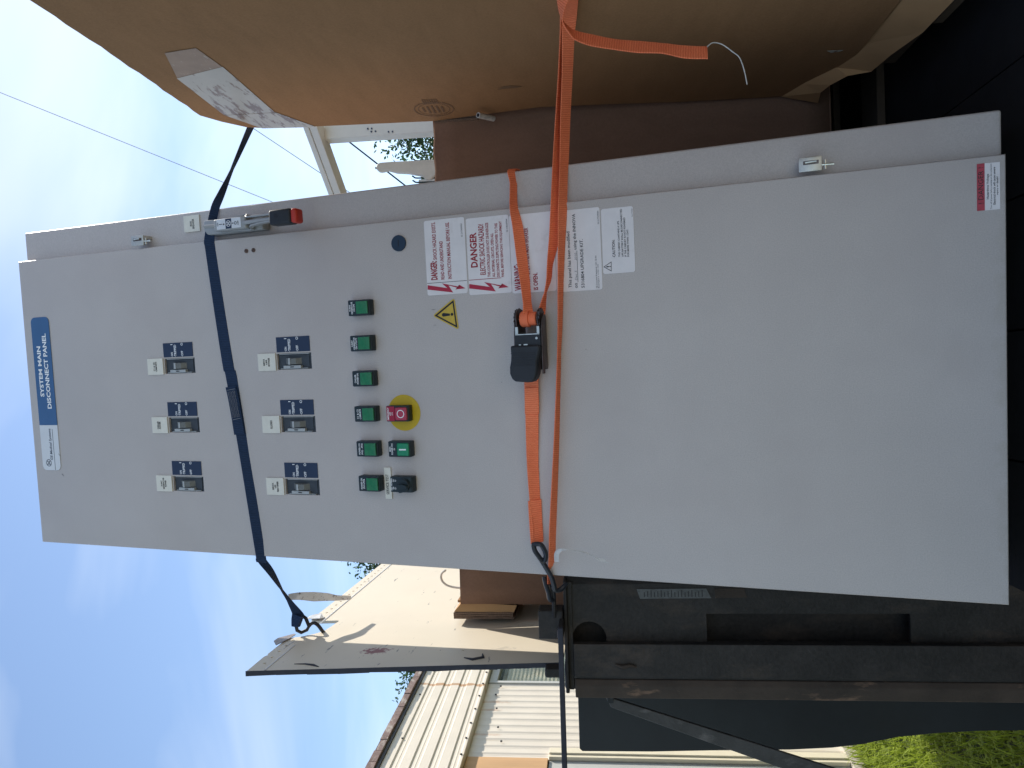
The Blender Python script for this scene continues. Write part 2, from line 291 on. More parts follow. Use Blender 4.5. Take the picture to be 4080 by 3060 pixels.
    def build(s, name, m, parent=None, smooth=False, bevel=0.0, angle=35):
        me = bpy.data.meshes.new(name); me.from_pydata(s.v, [], s.f); me.update()
        bm = bmesh.new(); bm.from_mesh(me); bmesh.ops.recalc_face_normals(bm, faces=bm.faces); bm.to_mesh(me); bm.free()
        if s.uv:
            ul = me.uv_layers.new(name='uv')
            for p in me.polygons:
                q = s.uv.get(p.index)
                if q:
                    ids = {v: c for v, c in zip(s.f[p.index], q)}
                    for li in p.loop_indices: ul.data[li].uv = ids[me.loops[li].vertex_index]
        me.materials.append(m)
        if smooth:
            me.polygons.foreach_set('use_smooth', [True] * len(me.polygons))
            try: me.set_sharp_from_angle(angle=R_(angle))
            except Exception: pass
        o = bpy.data.objects.new(name, me); COL.objects.link(o)
        if parent: o.parent = parent
        if bevel:
            bv = o.modifiers.new('bevel', 'BEVEL'); bv.width = bevel; bv.segments = 2; bv.limit_method = 'ANGLE'
        return o
def tag(o, label=None, cat=None, group=None, kind=None):
    if label: o['label'] = label
    if cat: o['category'] = cat
    if group: o['group'] = group
    if kind: o['kind'] = kind
    return o
def empty(name, loc=(0, 0, 0), mtx=None):
    o = bpy.data.objects.new(name, None); o.empty_display_size = 0.1; COL.objects.link(o)
    if mtx is not None: o.matrix_world = mtx
    else: o.location = loc
    return o
def rrect(x0, x1, y0, y1, r, corners='0123', seg=4):
    """rounded rectangle, corners 0 = lower left, then anticlockwise"""
    P = []
    for i, (cx_, cy_, a0) in enumerate(((x0, y0, 180), (x1, y0, 270), (x1, y1, 0), (x0, y1, 90))):
        if str(i) in corners:
            ox = cx_ + (r if i in (0, 3) else -r); oy = cy_ + (r if i in (0, 1) else -r)
            P += [(ox + r * math.cos(R_(a0 + 90 * k / seg)), oy + r * math.sin(R_(a0 + 90 * k / seg))) for k in range(seg + 1)]
        else: P.append((cx_, cy_))
    return P
def circ(x, y, r, n=20, ry=None): return [(x + r * math.cos(2 * math.pi * k / n), y + (ry or r) * math.sin(2 * math.pi * k / n)) for k in range(n)]
_T = {}
def glyphs(body, bold=0.0, italic=0.0):
    key = (body, bold, italic)
    if key not in _T:
        cu = bpy.data.curves.new('t', 'FONT'); cu.body = body; cu.size = 1.0; cu.resolution_u = 2; cu.offset = bold; cu.shear = italic
        ob = bpy.data.objects.new('t', cu); COL.objects.link(ob); bpy.context.view_layer.update()
        me = bpy.data.meshes.new_from_object(ob.evaluated_get(bpy.context.evaluated_depsgraph_get()))
        vs_ = [v.co.copy() for v in me.vertices]; fs = [tuple(p.vertices) for p in me.polygons]
        bpy.data.objects.remove(ob); bpy.data.curves.remove(cu); bpy.data.meshes.remove(me)
        x0, x1 = min(v.x for v in vs_), max(v.x for v in vs_); y0, y1 = min(v.y for v in vs_), max(v.y for v in vs_)
        _T[key] = ([((v.x - x0) / (x1 - x0), (v.y - y0) / (y1 - y0)) for v in vs_], fs)
    return _T[key]
def write(mb, body, a0, a1, b0, b1, fn, d, bold=0.0, italic=0.0):
    """lettering stretched into the box a0..a1, b0..b1 at depth d"""
    P, F = glyphs(body, bold, italic)
    mb.add([fn(a0 + p * (a1 - a0), b0 + q * (b1 - b0), d) for p, q in P], F)

# ------------------------------------------------------------------ ground
g = MB()
g.add([(-600, -600, 0), (600, -600, 0), (600, 600, 0), (-600, 600, 0)], [(0, 1, 2, 3)])
tag(g.build('ground', M_GROUND), kind='structure')
M_BOUNCE = mat('pale_bounce_ground', (0.40, 0.35, 0.28), rough=0.95, var=0.3, vscale=30, bump=0.5, bscale=60)
g = MB(); g.add([(-0.7, -14, 0.004), (9, -14, 0.004), (9, 5.0, 0.004), (-0.7, 5.0, 0.004)], [(0, 1, 2, 3)])  # unseen pale patch added to bounce warm light onto the cabinet front
tag(g.build('unseen_bounce_yard', M_BOUNCE), kind='structure')

# ------------------------------------------------------------------ building on the left
def build_building():
    ang = -math.atan(0.058)
    root = empty('metal_clad_building', mtx=Matrix.Translation((-2.2, 4.9, 0)) @ Matrix.Rotation(ang, 4, 'Z'))
    tag(root, 'white corrugated metal building with rust streaks and a brown roof edge', 'building')
    # local: x outward (towards the trailer), y along the wall, z up
    def siding(y0, y1, z0, z1, name='siding_sheet', pitch=0.083):
        prof = []; y = y0; k = 0
        while y < y1 - 1e-6:
            for dy_, dx_ in ((0, 0.0), (0.032, 0.0), (0.035, 0.0012), (0.041, 0.0012), (0.044, 0.0), (0.058, 0.0055), (0.070, 0.0055), (0.079, 0.0)):
                if y + dy_ < y1: prof.append((y + dy_, dx_))
            y += pitch
        prof.append((y1, 0.0)); mb = MB(); n = len(prof)
        vs_ = [(dx_, yy, z) for z in (z0, z1) for yy, dx_ in prof] + [(-0.01, yy, z) for z in (z0, z1) for yy in (y0, y1)]
        mb.add(vs_, [(i, i + 1, i + 1 + n, i + n) for i in range(n - 1)] + [(2 * n, 0, n, 2 * n + 2), (n - 1, 2 * n + 1, 2 * n + 3, 2 * n - 1)])
        return mb.build(name, M_SIDING, root)
    siding(-0.375, 0.60, 0.06, 2.30); siding(0.60, 1.52, 0.06, 1.15); siding(1.52, 3.2, 0.06, 2.30)
    siding(-3.2, -1.4, 0.06, 2.30)
    c = MB(); c.box(-2.6, -0.10, -3.2, 3.2, 0.0, 2.74); c.build('inner_wall', M_DARKIN, root)
    f = MB(); f.box(-2.6, 0.03, -3.22, 3.22, -0.05, 0.065); f.build('footing', M_CONC, root)
    # ribbed fascia band
    prof = [(2.268, 0.050), (2.272, 0.062)]
    for k in range(4):
        z = 2.286 + k * 0.112
        prof += [(z, 0.062), (z + 0.008, 0.0545), (z + 0.022, 0.0545), (z + 0.024, 0.0560), (z + 0.030, 0.0560), (z + 0.032, 0.0545), (z + 0.046, 0.0545), (z + 0.056, 0.062)]
    prof.append((2.733, 0.062)); n = len(prof); mb = MB()
    mb.add([(x, y, z) for y in (-3.25, 3.25) for z, x in prof] + [(0.0, y, z) for y in (-3.25, 3.25) for z in (2.268, 2.733)],
           [(i, i + 1, i + 1 + n, i + n) for i in range(n - 1)] + [(0, n, 2 * n + 2, 2 * n), (n - 1, 2 * n + 1, 2 * n + 3, 2 * n - 1)])
    mb.build('fascia_sheet', M_FASCIA, root)
    d = MB(); d.box(0.0, 0.075, -3.26, 3.26, 2.734, 2.752); d.build('drip_edge', M_ROOFDARK, root)
    r = MB()
    y = -3.3
    while y < 3.3:                                            # uneven weathered edge
        w = random.uniform(0.10, 0.24); r.box(-0.05, 0.095 + random.uniform(-0.006, 0.006), y, min(y + w, 3.3) - 0.002, 2.753, 2.795 + random.uniform(-0.005, 0.006)); y += w
    r.build('roof_edge', M_ROOFTRIM, root)
    rf = MB(); rf.add([(0.09, -3.3, 2.796), (0.09, 3.3, 2.796), (-1.4, 3.3, 3.15), (-1.4, -3.3, 3.15), (-2.8, 3.3, 2.80), (-2.8, -3.3, 2.80)], [(0, 1, 2, 3), (3, 2, 4, 5)]); rf.build('roof', M_ROOFTRIM, root)
    # screws along the fascia foot and on the siding
    proto = None
    spots_ = [(0.064, -0.45 + 0.185 * k, 2.286) for k in range(9)] + [(0.062, 0.30, 2.70), (0.062, -0.28, 2.68), (0.012, -0.03, 2.12), (0.012, 0.22, 2.16), (0.012, 0.42, 2.19), (0.012, 0.55, 2.17), (0.012, -0.20, 2.08)]
    for p in spots_:
        if proto is None:
            s = MB(); s.cyl((-0.002, 0, 0), (0.004, 0, 0), 0.007, 8); proto = s.build('screw', M_INK, root); o = proto
        else:
            o = proto.copy(); COL.objects.link(o); o.parent = root
        o.location = p
    # window with a blind behind the pane
    fr = MB()
    for (y0, y1, z0, z1) in ((0.60, 0.632, 1.15, 2.262), (1.48, 1.52, 1.15, 2.262), (0.632, 1.48, 2.205, 2.262), (0.632, 1.48, 1.15, 1.20)): fr.box(-0.06, 0.016, y0, y1, z0, z1)
    w = fr.build('window', M_GDOOR, root, bevel=0.002)
    gl = MB(); gl.box(-0.022, -0.018, 0.632, 1.48, 1.20, 2.205); gl.build('pane', M_GLASS, w)
    sl = None
    for k in range(33):
        if sl is None:
            s = MB(); s.box(-0.012, 0.012, 0.64, 1.47, -0.009, 0.009, Matrix.Rotation(R_(62), 4, 'Y').copy()); sl = s.build('blind_slat', M_SLAT, w); o = sl
        else:
            o = sl.copy(); COL.objects.link(o); o.parent = w
        o.location = (-0.045, 0, 1.225 + 0.0295 * k)
    sill = MB(); sill.rbox(-0.02, 0.035, 0.575, 1.54, 1.125, 1.15, 0.004); sill.build('sill', M_GDOOR, w)
    # doorway trims and plywood at the near end
    for nm, m, (x0, x1, y0, y1, z0, z1) in (('door_trim', M_TRIM, (0.0, 0.030, -0.350, -0.293, 0.066, 1.776)), ('door_stop', M_TRIM, (0.0, 0.020, -0.379, -0.353, 0.066, 1.776)),
                                            ('door_panel', M_GDOOR, (-0.03, -0.005, -1.28, -0.381, 0.066, 1.776)), ('door_trim', M_TRIM, (0.0, 0.030, -1.36, -1.285, 0.066, 1.776)),  # the door panel's grey stands for shade in the doorway recess
                                            ('plywood_patch', M_PLY, (-0.005, 0.012, -1.40, -0.378, 1.782, 2.266))):
        b = MB(); b.box(x0, x1, y0, y1, z0, z1); b.build(nm, m, root, bevel=0.002)
build_building()

# ------------------------------------------------------------------ trailer
def build_trailer():
    root = empty('black_utility_trailer', (0, 2.6, 0))
    tag(root, 'black steel utility trailer carrying the cabinet and cartons', 'trailer')
    o = lambda mb, n, m, par=root, **k: _shift(mb.build(n, m, par, **k))
    def _shift(ob): ob.location = (0, -2.6, 0) if ob.parent == root else (0, 0, 0); return ob
    # floor planks
    for k in range(9):
        x0 = -0.575 + k * 0.213
        b = MB(); b.box(x0, x0 + 0.209, 1.57 if k == 0 else 0.55, 4.74, 0.735, 0.775 - 0.002 * (k % 2)); o(b, 'floor_plank', M_FLOOR)
    b = MB(); b.box(-0.355, 1.335, 0.56, 4.73, 0.715, 0.7345); o(b, 'floor_light_block', M_FLOOR)  # added under the planks to block bright light through the gaps
    b = MB(); b.rbox(-0.362, 1.36, 0.53, 0.549, 0.62, 0.772, 0.004); o(b, 'rear_sill', M_BLK)
    b = MB(); b.box(-0.57, -0.50, 1.62, 4.70, 0.60, 0.73); b.box(1.28, 1.36, 0.56, 4.74, 0.60, 0.73); b.box(-0.5, 1.26, 2.0, 2.08, 0.62, 0.73); b.box(-0.5, 1.26, 3.6, 3.68, 0.62, 0.73); o(b, 'chassis_frame', M_BLK)
    # left wall: sheet, top rail
    b = MB(); b.box(-0.585, -0.575, 1.52, 4.75, 0.70, 1.505); o(b, 'side_wall', M_BLK)
    b = MB(); b.rbox(-0.605, -0.555, 1.515, 4.76, 1.485, 1.530, 0.004); o(b, 'top_rail', M_BLK)
    b = MB(); b.box(1.34, 1.35, 0.56, 4.75, 0.70, 1.505); o(b, 'side_wall', M_BLK)
    b = MB(); b.rbox(1.33, 1.38, 0.555, 4.76, 1.485, 1.530, 0.004); o(b, 'top_rail', M_BLK)
    b = MB(); b.box(-0.575, 1.34, 4.74, 4.75, 0.70, 1.50); o(b, 'front_wall', M_BLK)
    # rear post, back plate with the round hole and the long slot
    hx, hz, hr = -0.497, 1.479, 0.033
    S = 24; mb = MB()
    x0, x1, z0, z1 = -0.585, -0.392, 0.30, 1.519; sx0, sx1, sz0, sz1 = -0.503, -0.449, 0.885, 1.256
    yb, yt = 1.494, 1.502
    def rectpt(a):                                             # square round the hole
        c_, s_ = math.cos(a), math.sin(a); k = 1 / max(abs(c_), abs(s_)); return (hx + 0.0385 * c_ * k, hz + 0.0385 * s_ * k)
    for y in (yb, yt):
        ring = [(hx + hr * math.cos(2 * math.pi * k / S + 0.001), hz + hr * math.sin(2 * math.pi * k / S + 0.001)) for k in range(S)]
        sq = [rectpt(2 * math.pi * (k + 0.0) / S + 0.001) for k in range(S)]
        mb.add([(p, y, q) for p, q in ring + sq], [(k, (k + 1) % S, S + (k + 1) % S, S + k) for k in range(S)])
        q0, q1 = hx - 0.0385, hx + 0.0385; w0 = hz - 0.0385
        for (a, b_, c_, d_) in ((x0, q0, w0, z1), (q1, x1, w0, z1), (x0, x1, sz1, w0), (x0, sx0, sz0, sz1), (sx1, x1, sz0, sz1), (x0, x1, z0, sz0)):
            mb.add([(a, y, c_), (b_, y, c_), (b_, y, d_), (a, y, d_)], [(0, 1, 2, 3)])
    ring = [(hx + hr * math.cos(2 * math.pi * k / S), hz + hr * math.sin(2 * math.pi * k / S)) for k in range(S)]
    mb.add([(p, y, q) for y in (yb, yt) for p, q in ring], [(k, (k + 1) % S, S + (k + 1) % S, S + k) for k in range(S)])
    mb.add([(p, y, q) for y in (yb, yt) for p, q in ((sx0, sz0), (sx1, sz0), (sx1, sz1), (sx0, sz1))], [(k, (k + 1) % 4, 4 + (k + 1) % 4, 4 + k) for k in range(4)])
    post = o(mb, 'rear_post', M_BLK)
    b = MB(); b.add([(-0.392, 1.494, 0.3), (-0.378, 1.50, 0.3), (-0.372, 1.56, 0.3), (-0.392, 1.494, 1.519), (-0.378, 1.50, 1.519), (-0.372, 1.56, 1.519)], [(0, 1, 4, 3), (1, 2, 5, 4)]); b.build('inner_return', M_BLK, post)
    b = MB(); b.box(-0.58, -0.38, 1.545, 1.56, 0.5, 1.515); b.build('post_backing', M_BLK, post)
    # front cover plate with a bevelled outer strip
    sec = [(-0.500, 1.470), (-0.560, 1.466), (-0.566, 1.470), (-0.578, 1.468), (-0.606, 1.478), (-0.606, 1.50), (-0.500, 1.486)]
    b = MB(); b.prism([(p, q) for p, q in sec[:3] + [(-0.566, 1.486), (-0.500, 1.486)]], lambda p, q, d: (p, q, d), 0.30, 1.5095); o(b, 'cover_plate', M_BLK, bevel=0.0015)
    b = MB(); b.prism([(-0.567, 1.471), (-0.578, 1.467), (-0.606, 1.478), (-0.606, 1.51), (-0.567, 1.51)], lambda p, q, d: (p, q, d), 0.30, 1.5085); o(b, 'edge_strip', M_BLKRUST, bevel=0.002)
    b = MB(); b.rbox(-0.598, -0.383, 1.478, 1.60, 1.5195, 1.5265, 0.002); o(b, 'post_cap', M_BLK)
    b = MB(); b.box(-0.594, -0.386, 1.488, 1.51, 1.511, 1.5190); o(b, 'cap_flange', M_BLK)
    # weld bead on the cover plate
    b = MB(); b.tube([(-0.537, 1.466, 1.432), (-0.541, 1.464, 1.418), (-0.538, 1.464, 1.405), (-0.541, 1.466, 1.392)], 0.004, 6, radii=[.002, .0045, .0035, .002]); o(b, 'weld_bead', M_BLKRUST, smooth=True)
    # data plates
    f3 = lambda p, q, d: (p, d, q)
    b = MB(); b.prism([(-0.4015, 1.386), (-0.4005, 1.255), (-0.419, 1.246), (-0.420, 1.380)], f3, 1.4925, 1.4938); dp = o(b, 'data_plate', M_DATA)
    b = MB()
    for k in range(18): b.box(-0.4165, -0.4035 - 0.002 * (k % 3), 1.4920, 1.4924, 1.262 + k * 0.0064, 1.2635 + k * 0.0064)
    b.build('printed_line', M_INK, dp)
    b = MB(); b.prism([(-0.4005, 1.240), (-0.4005, 1.185), (-0.418, 1.180), (-0.419, 1.238)], f3, 1.4925, 1.4938); o(b, 'data_plate', M_BLKRUST)
    # tie bracket on the post with its pin, and the long flat bar
    b = MB(); b.rbox(-0.491, -0.437, 1.470, 1.515, 1.528, 1.575, 0.002); br = o(b, 'tie_bracket', M_BLK)
    b = MB(); b.tube([(-0.446, 1.46, 1.544), (-0.4155, 1.456, 1.5435), (-0.402, 1.455, 1.5442)], 0.0042, 8); b.build('pin', M_BLK, br, smooth=True)
    b = MB(); b.rbox(-0.486, -0.470, 1.462, 1.470, 1.530, 1.540, 0.0015); b.build('bolt', M_DSTEEL, br)
    b = MB(); b.rbox(-1.30, -0.452, 1.412, 1.424, 1.526, 1.5355, 0.0012); o(b, 'gate_bar', M_BOARDEDGE)
    b = MB(); b.rbox(-0.478, -0.452, 1.424, 1.48, 1.5265, 1.5350, 0.001); o(b, 'gate_hinge', M_BLK)
    # outer flared panel beside the post with its curved lower edge, and the brace in front of it
    edge = [(-0.60, 1.512), (-0.832, 1.512), (-0.838, 1.506), (-0.836, 1.35), (-0.829, 1.17), (-0.826, 1.05), (-0.820, 0.96), (-0.812, 0.90), (-0.794, 0.82), (-0.784, 0.738), (-0.778, 0.65), (-0.775, 0.56), (-0.778, 0.25), (-0.60, 0.25)]
    b = MB(); b.prism(edge, f3, 1.748, 1.754); o(b, 'flared_panel', M_SHEET, bevel=0.0015)
    n = len(edge); b = MB(); left = edge[1:13]
    b.add([(p, y, q) for y in (1.7545, 2.25) for p, q in left] , [(i, i + 1, i + 1 + len(left), i + len(left)) for i in range(len(left) - 1)]); o(b, 'flared_side', M_SHEET)
    b = MB(); b.add([(-0.648, 1.60, 1.452), (-0.672, 1.60, 1.440), (-0.86, 1.60, 0.905), (-0.835, 1.60, 0.85), (-0.648, 1.592, 1.452), (-0.672, 1.592, 1.440), (-0.86, 1.592, 0.905), (-0.835, 1.592, 0.85)],
                    [(0, 1, 2, 3), (7, 6, 5, 4), (0, 4, 5, 1), (1, 5, 6, 2), (2, 6, 7, 3), (3, 7, 4, 0)]); o(b, 'brace', M_BRACE, bevel=0.0015)
    b = MB(); b.box(-0.66, -0.60, 1.585, 1.75, 1.435, 1.447); o(b, 'brace_tab', M_SHEET)
    # wheels under the trailer, mostly hidden
    for x in (-0.78, 1.52):
        wb = MB(); wb.tube([(x - 0.1, 2.75, 0.34), (x - 0.09, 2.75, 0.34), (x + 0.09, 2.75, 0.34), (x + 0.1, 2.75, 0.34)], 0.34, 28, radii=[0.30, 0.34, 0.34, 0.30]); w = o(wb, 'wheel', M_BLACKPL, smooth=True)
        rb = MB(); rb.cyl((x - 0.102, 2.75, 0.34), (x + 0.102, 2.75, 0.34), 0.18, 20); rb.build('rim', M_DSTEEL, w, smooth=True)
build_trailer()

# ------------------------------------------------------------------ white side board above the left wall
def build_board():
    root = empty('white_side_board', (-0.56, 1.5, 1.535))
    tag(root, 'scratched white painted board with a notched top edge on the left trailer wall', 'side board')
    X = lambda y, z: -0.547 - 0.0345 * (z - 1.54) - 0.0194 * (y - 1.5)
    cu = bpy.data.curves.new('outline', 'CURVE'); cu.dimensions = '2D'; cu.fill_mode = 'BOTH'
    def spl(P):
        s = cu.splines.new('POLY'); s.points.add(len(P) - 1); s.use_cyclic_u = True
        for k, (y, z) in enumerate(P): s.points[k].co = (y, z, 0, 1)
    P = [(1.5, 1.5315), (1.5, 2.177), (1.59, 2.179), (1.60, 2.174), (1.606, 2.178), (1.712, 2.178), (1.72, 2.166), (1.728, 2.145), (1.745, 2.124), (1.765, 2.108), (1.80, 2.103), (1.846, 2.098), (1.850, 2.104), (1.852, 2.166), (1.868, 2.178)]
    y = 1.90
    while y < 4.4: P.append((y, 2.178 + random.uniform(-0.0008, 0.0008))); y += 0.11
    P += [(4.45, 2.178), (4.45, 1.5315)]
    spl(P)
    for k in range(5): spl(circ(1.546 + 0.0385 * k, 2.158, 0.0042, 10, 0.0034))
    for k in range(16): spl(circ(1.925 + 0.037 * k, 2.158, 0.0042, 10, 0.0034))
    spl(circ(1.592, 1.745, 0.003, 8))
    cu.extrude = 0.0035
    ob = bpy.data.objects.new('t', cu); COL.objects.link(ob); bpy.context.view_layer.update()
    me = bpy.data.meshes.new_from_object(ob.evaluated_get(bpy.context.evaluated_depsgraph_get())); bpy.data.objects.remove(ob)
    for v in me.vertices:
        y, z, d = v.co; v.co = (X(y, z) + (d - 0.0035), y, z)
    me.materials.append(M_BOARD); pn = bpy.data.objects.new('panel', me); COL.objects.link(pn); pn.parent = root; pn.location = (0.56, -1.5, -1.535)
    bm = bmesh.new(); bm.from_mesh(me); bmesh.ops.recalc_face_normals(bm, faces=bm.faces); bm.to_mesh(me); bm.free()
    def o(mb, n, m, **k): b = mb.build(n, m, root, **k); b.location = (0.56, -1.5, -1.535); return b
    b = MB()                                                     # raised crease below the holes; its paler colour paints the light it catches
    for i in range(18):
        y0, y1 = 1.503 + i * 0.16, 1.503 + (i + 1) * 0.16
        if 1.60 < (y0 + y1) / 2 < 1.85:
            if b.v: o(b, 'pressed_crease', M_WHITEPL); b = MB()
            continue
        za = 2.137; b.add([(X(y0, za) + 0.0006, y0, za), (X(y1, za) + 0.0006, y1, za), (X(y1, za) + 0.0018, y1, za + 0.0022), (X(y0, za) + 0.0018, y0, za + 0.0022), (X(y1, za) + 0.0006, y1, za + 0.0045), (X(y0, za) + 0.0006, y0, za + 0.0045)], [(0, 1, 2, 3), (3, 2, 4, 5)])
    o(b, 'pressed_crease', M_WHITEPL)
    b = MB(); pts = [(1.497, 1.532 + 0.0646 * k) for k in range(11)]
    for (y0, z0), (y1, z1) in zip(pts, pts[1:]):
        e0, e1 = random.uniform(0, .002), random.uniform(0, .002)
        b.add([(X(1.5, z0) + .001, 1.4985, z0), (X(1.5, z0) - .0080 - e0, 1.4985, z0), (X(1.5, z1) - .0080 - e1, 1.4985, z1), (X(1.5, z1) + .001, 1.4985, z1), (X(1.5, z0) + .001, 1.4998, z0), (X(1.5, z0) - .0080 - e0, 1.4998, z0), (X(1.5, z1) - .0080 - e1, 1.4998, z1), (X(1.5, z1) + .001, 1.4998, z1)], [(0, 1, 2, 3), (0, 3, 7, 4), (1, 5, 6, 2), (3, 2, 6, 7), (0, 4, 5, 1)])
    o(b, 'shaded_edge', M_BOARDEDGE)  # shade on the board's near end, put in as a dark strip
    b = MB(); b.prism([(1.660, 2.182), (1.690, 2.200), (1.712, 2.199), (1.742, 2.172), (1.735, 2.166), (1.700, 2.170)], lambda p, q, d: (X(p, q) + d, p, q), 0.0015, 0.003); o(b, 'torn_tab', M_TORN)
    b = MB(); b.prism([(1.846, 2.180), (1.862, 2.190), (1.885, 2.182), (1.892, 2.160), (1.872, 2.146), (1.850, 2.150)], lambda p, q, d: (X(p, q) + d + 0.25 * abs(p - 1.868), p, q), 0.0015, 0.0025); o(b, 'torn_tab', M_PLASTIC)
    b = MB(); b.rbox(-0.566, -0.548, 1.470, 1.512, 1.532, 1.566, 0.004); o(b, 'end_bracket', M_BLK)
    # curved black rubber scuffs
    b = MB(); cpts = [(1.515, 2.03), (1.525, 2.045), (1.533, 2.065), (1.536, 2.09)]
    b.tube([(X(p, q) + .0004, p, q) for p, q in cpts], 0.003, 5, radii=[.001, .003, .0022, .0008]); o(b, 'rubber_scuff', M_BOARDEDGE); b = MB(); cpts = [(1.566, 1.70), (1.540, 1.695), (1.530, 1.715), (1.545, 1.735)]
    b.tube([(X(p, q) + .0004, p, q) for p, q in cpts], 0.003, 5, radii=[.001, .004, .004, .001]); o(b, 'rubber_scuff', M_BOARDEDGE)
build_board()

# grimy strip hanging between the strap and the board
TL = [[-0.4772, 1.74, 2.1826], [-0.4786, 1.76, 2.1623], [-0.4833, 1.78, 2.1358], [-0.4916, 1.8, 2.1089], [-0.5022, 1.82, 2.0929], [-0.5148, 1.86, 2.0713]]
TR = [[-0.4913, 1.74, 2.183], [-0.497, 1.76, 2.1629], [-0.5063, 1.78, 2.1366], [-0.5106, 1.8, 2.1095], [-0.5158, 1.82, 2.0934], [-0.5243, 1.86, 2.0716]]
b = MB(); b.strip([[(p + q) / 2 for p, q in zip(a, c)] + [(q - p) / 2 for p, q in zip(a, c)] for a, c in zip(TL, TR)], 0.0012)
tag(b.build('plastic_strip', M_STRIP, smooth=True), 'grimy translucent plastic strip hanging from the navy strap above the board', 'strip')

# ------------------------------------------------------------------ pallets and cartons
def pallet(x0, x1, y0, y1, label):
    root = empty('pallet', (x0, y0, 0.775)); tag(root, label, 'pallet', 'pallets on the trailer floor')
    def o(mb, n): ob = mb.build(n, M_WOOD, root, bevel=0.002); ob.location = (-x0, -y0, -0.775)
    n = 6; w = (x1 - x0)
    for k in range(3):
        xs = x0 + k * (w - 0.05) / 2; b = MB(); b.box(xs, xs + 0.05, y0, y1, 0.795, 0.895); o(b, 'stringer')
    for k in range(n):
        ys = y0 + k * (y1 - y0 - 0.1) / (n - 1); b = MB(); b.box(x0, x1, ys, ys + 0.1, 0.896, 0.914); o(b, 'deck_board')
        if k % 2 == 0: b = MB(); b.box(x0, x1, ys, ys + 0.1, 0.776, 0.794); o(b, 'bottom_board')
pallet(-0.50, 1.25, 1.83, 2.70, 'dark wooden pallet under the carton behind the cabinet')
pallet(0.66, 1.30, 0.72, 1.72, 'dark wooden pallet under the tall carton on the right')

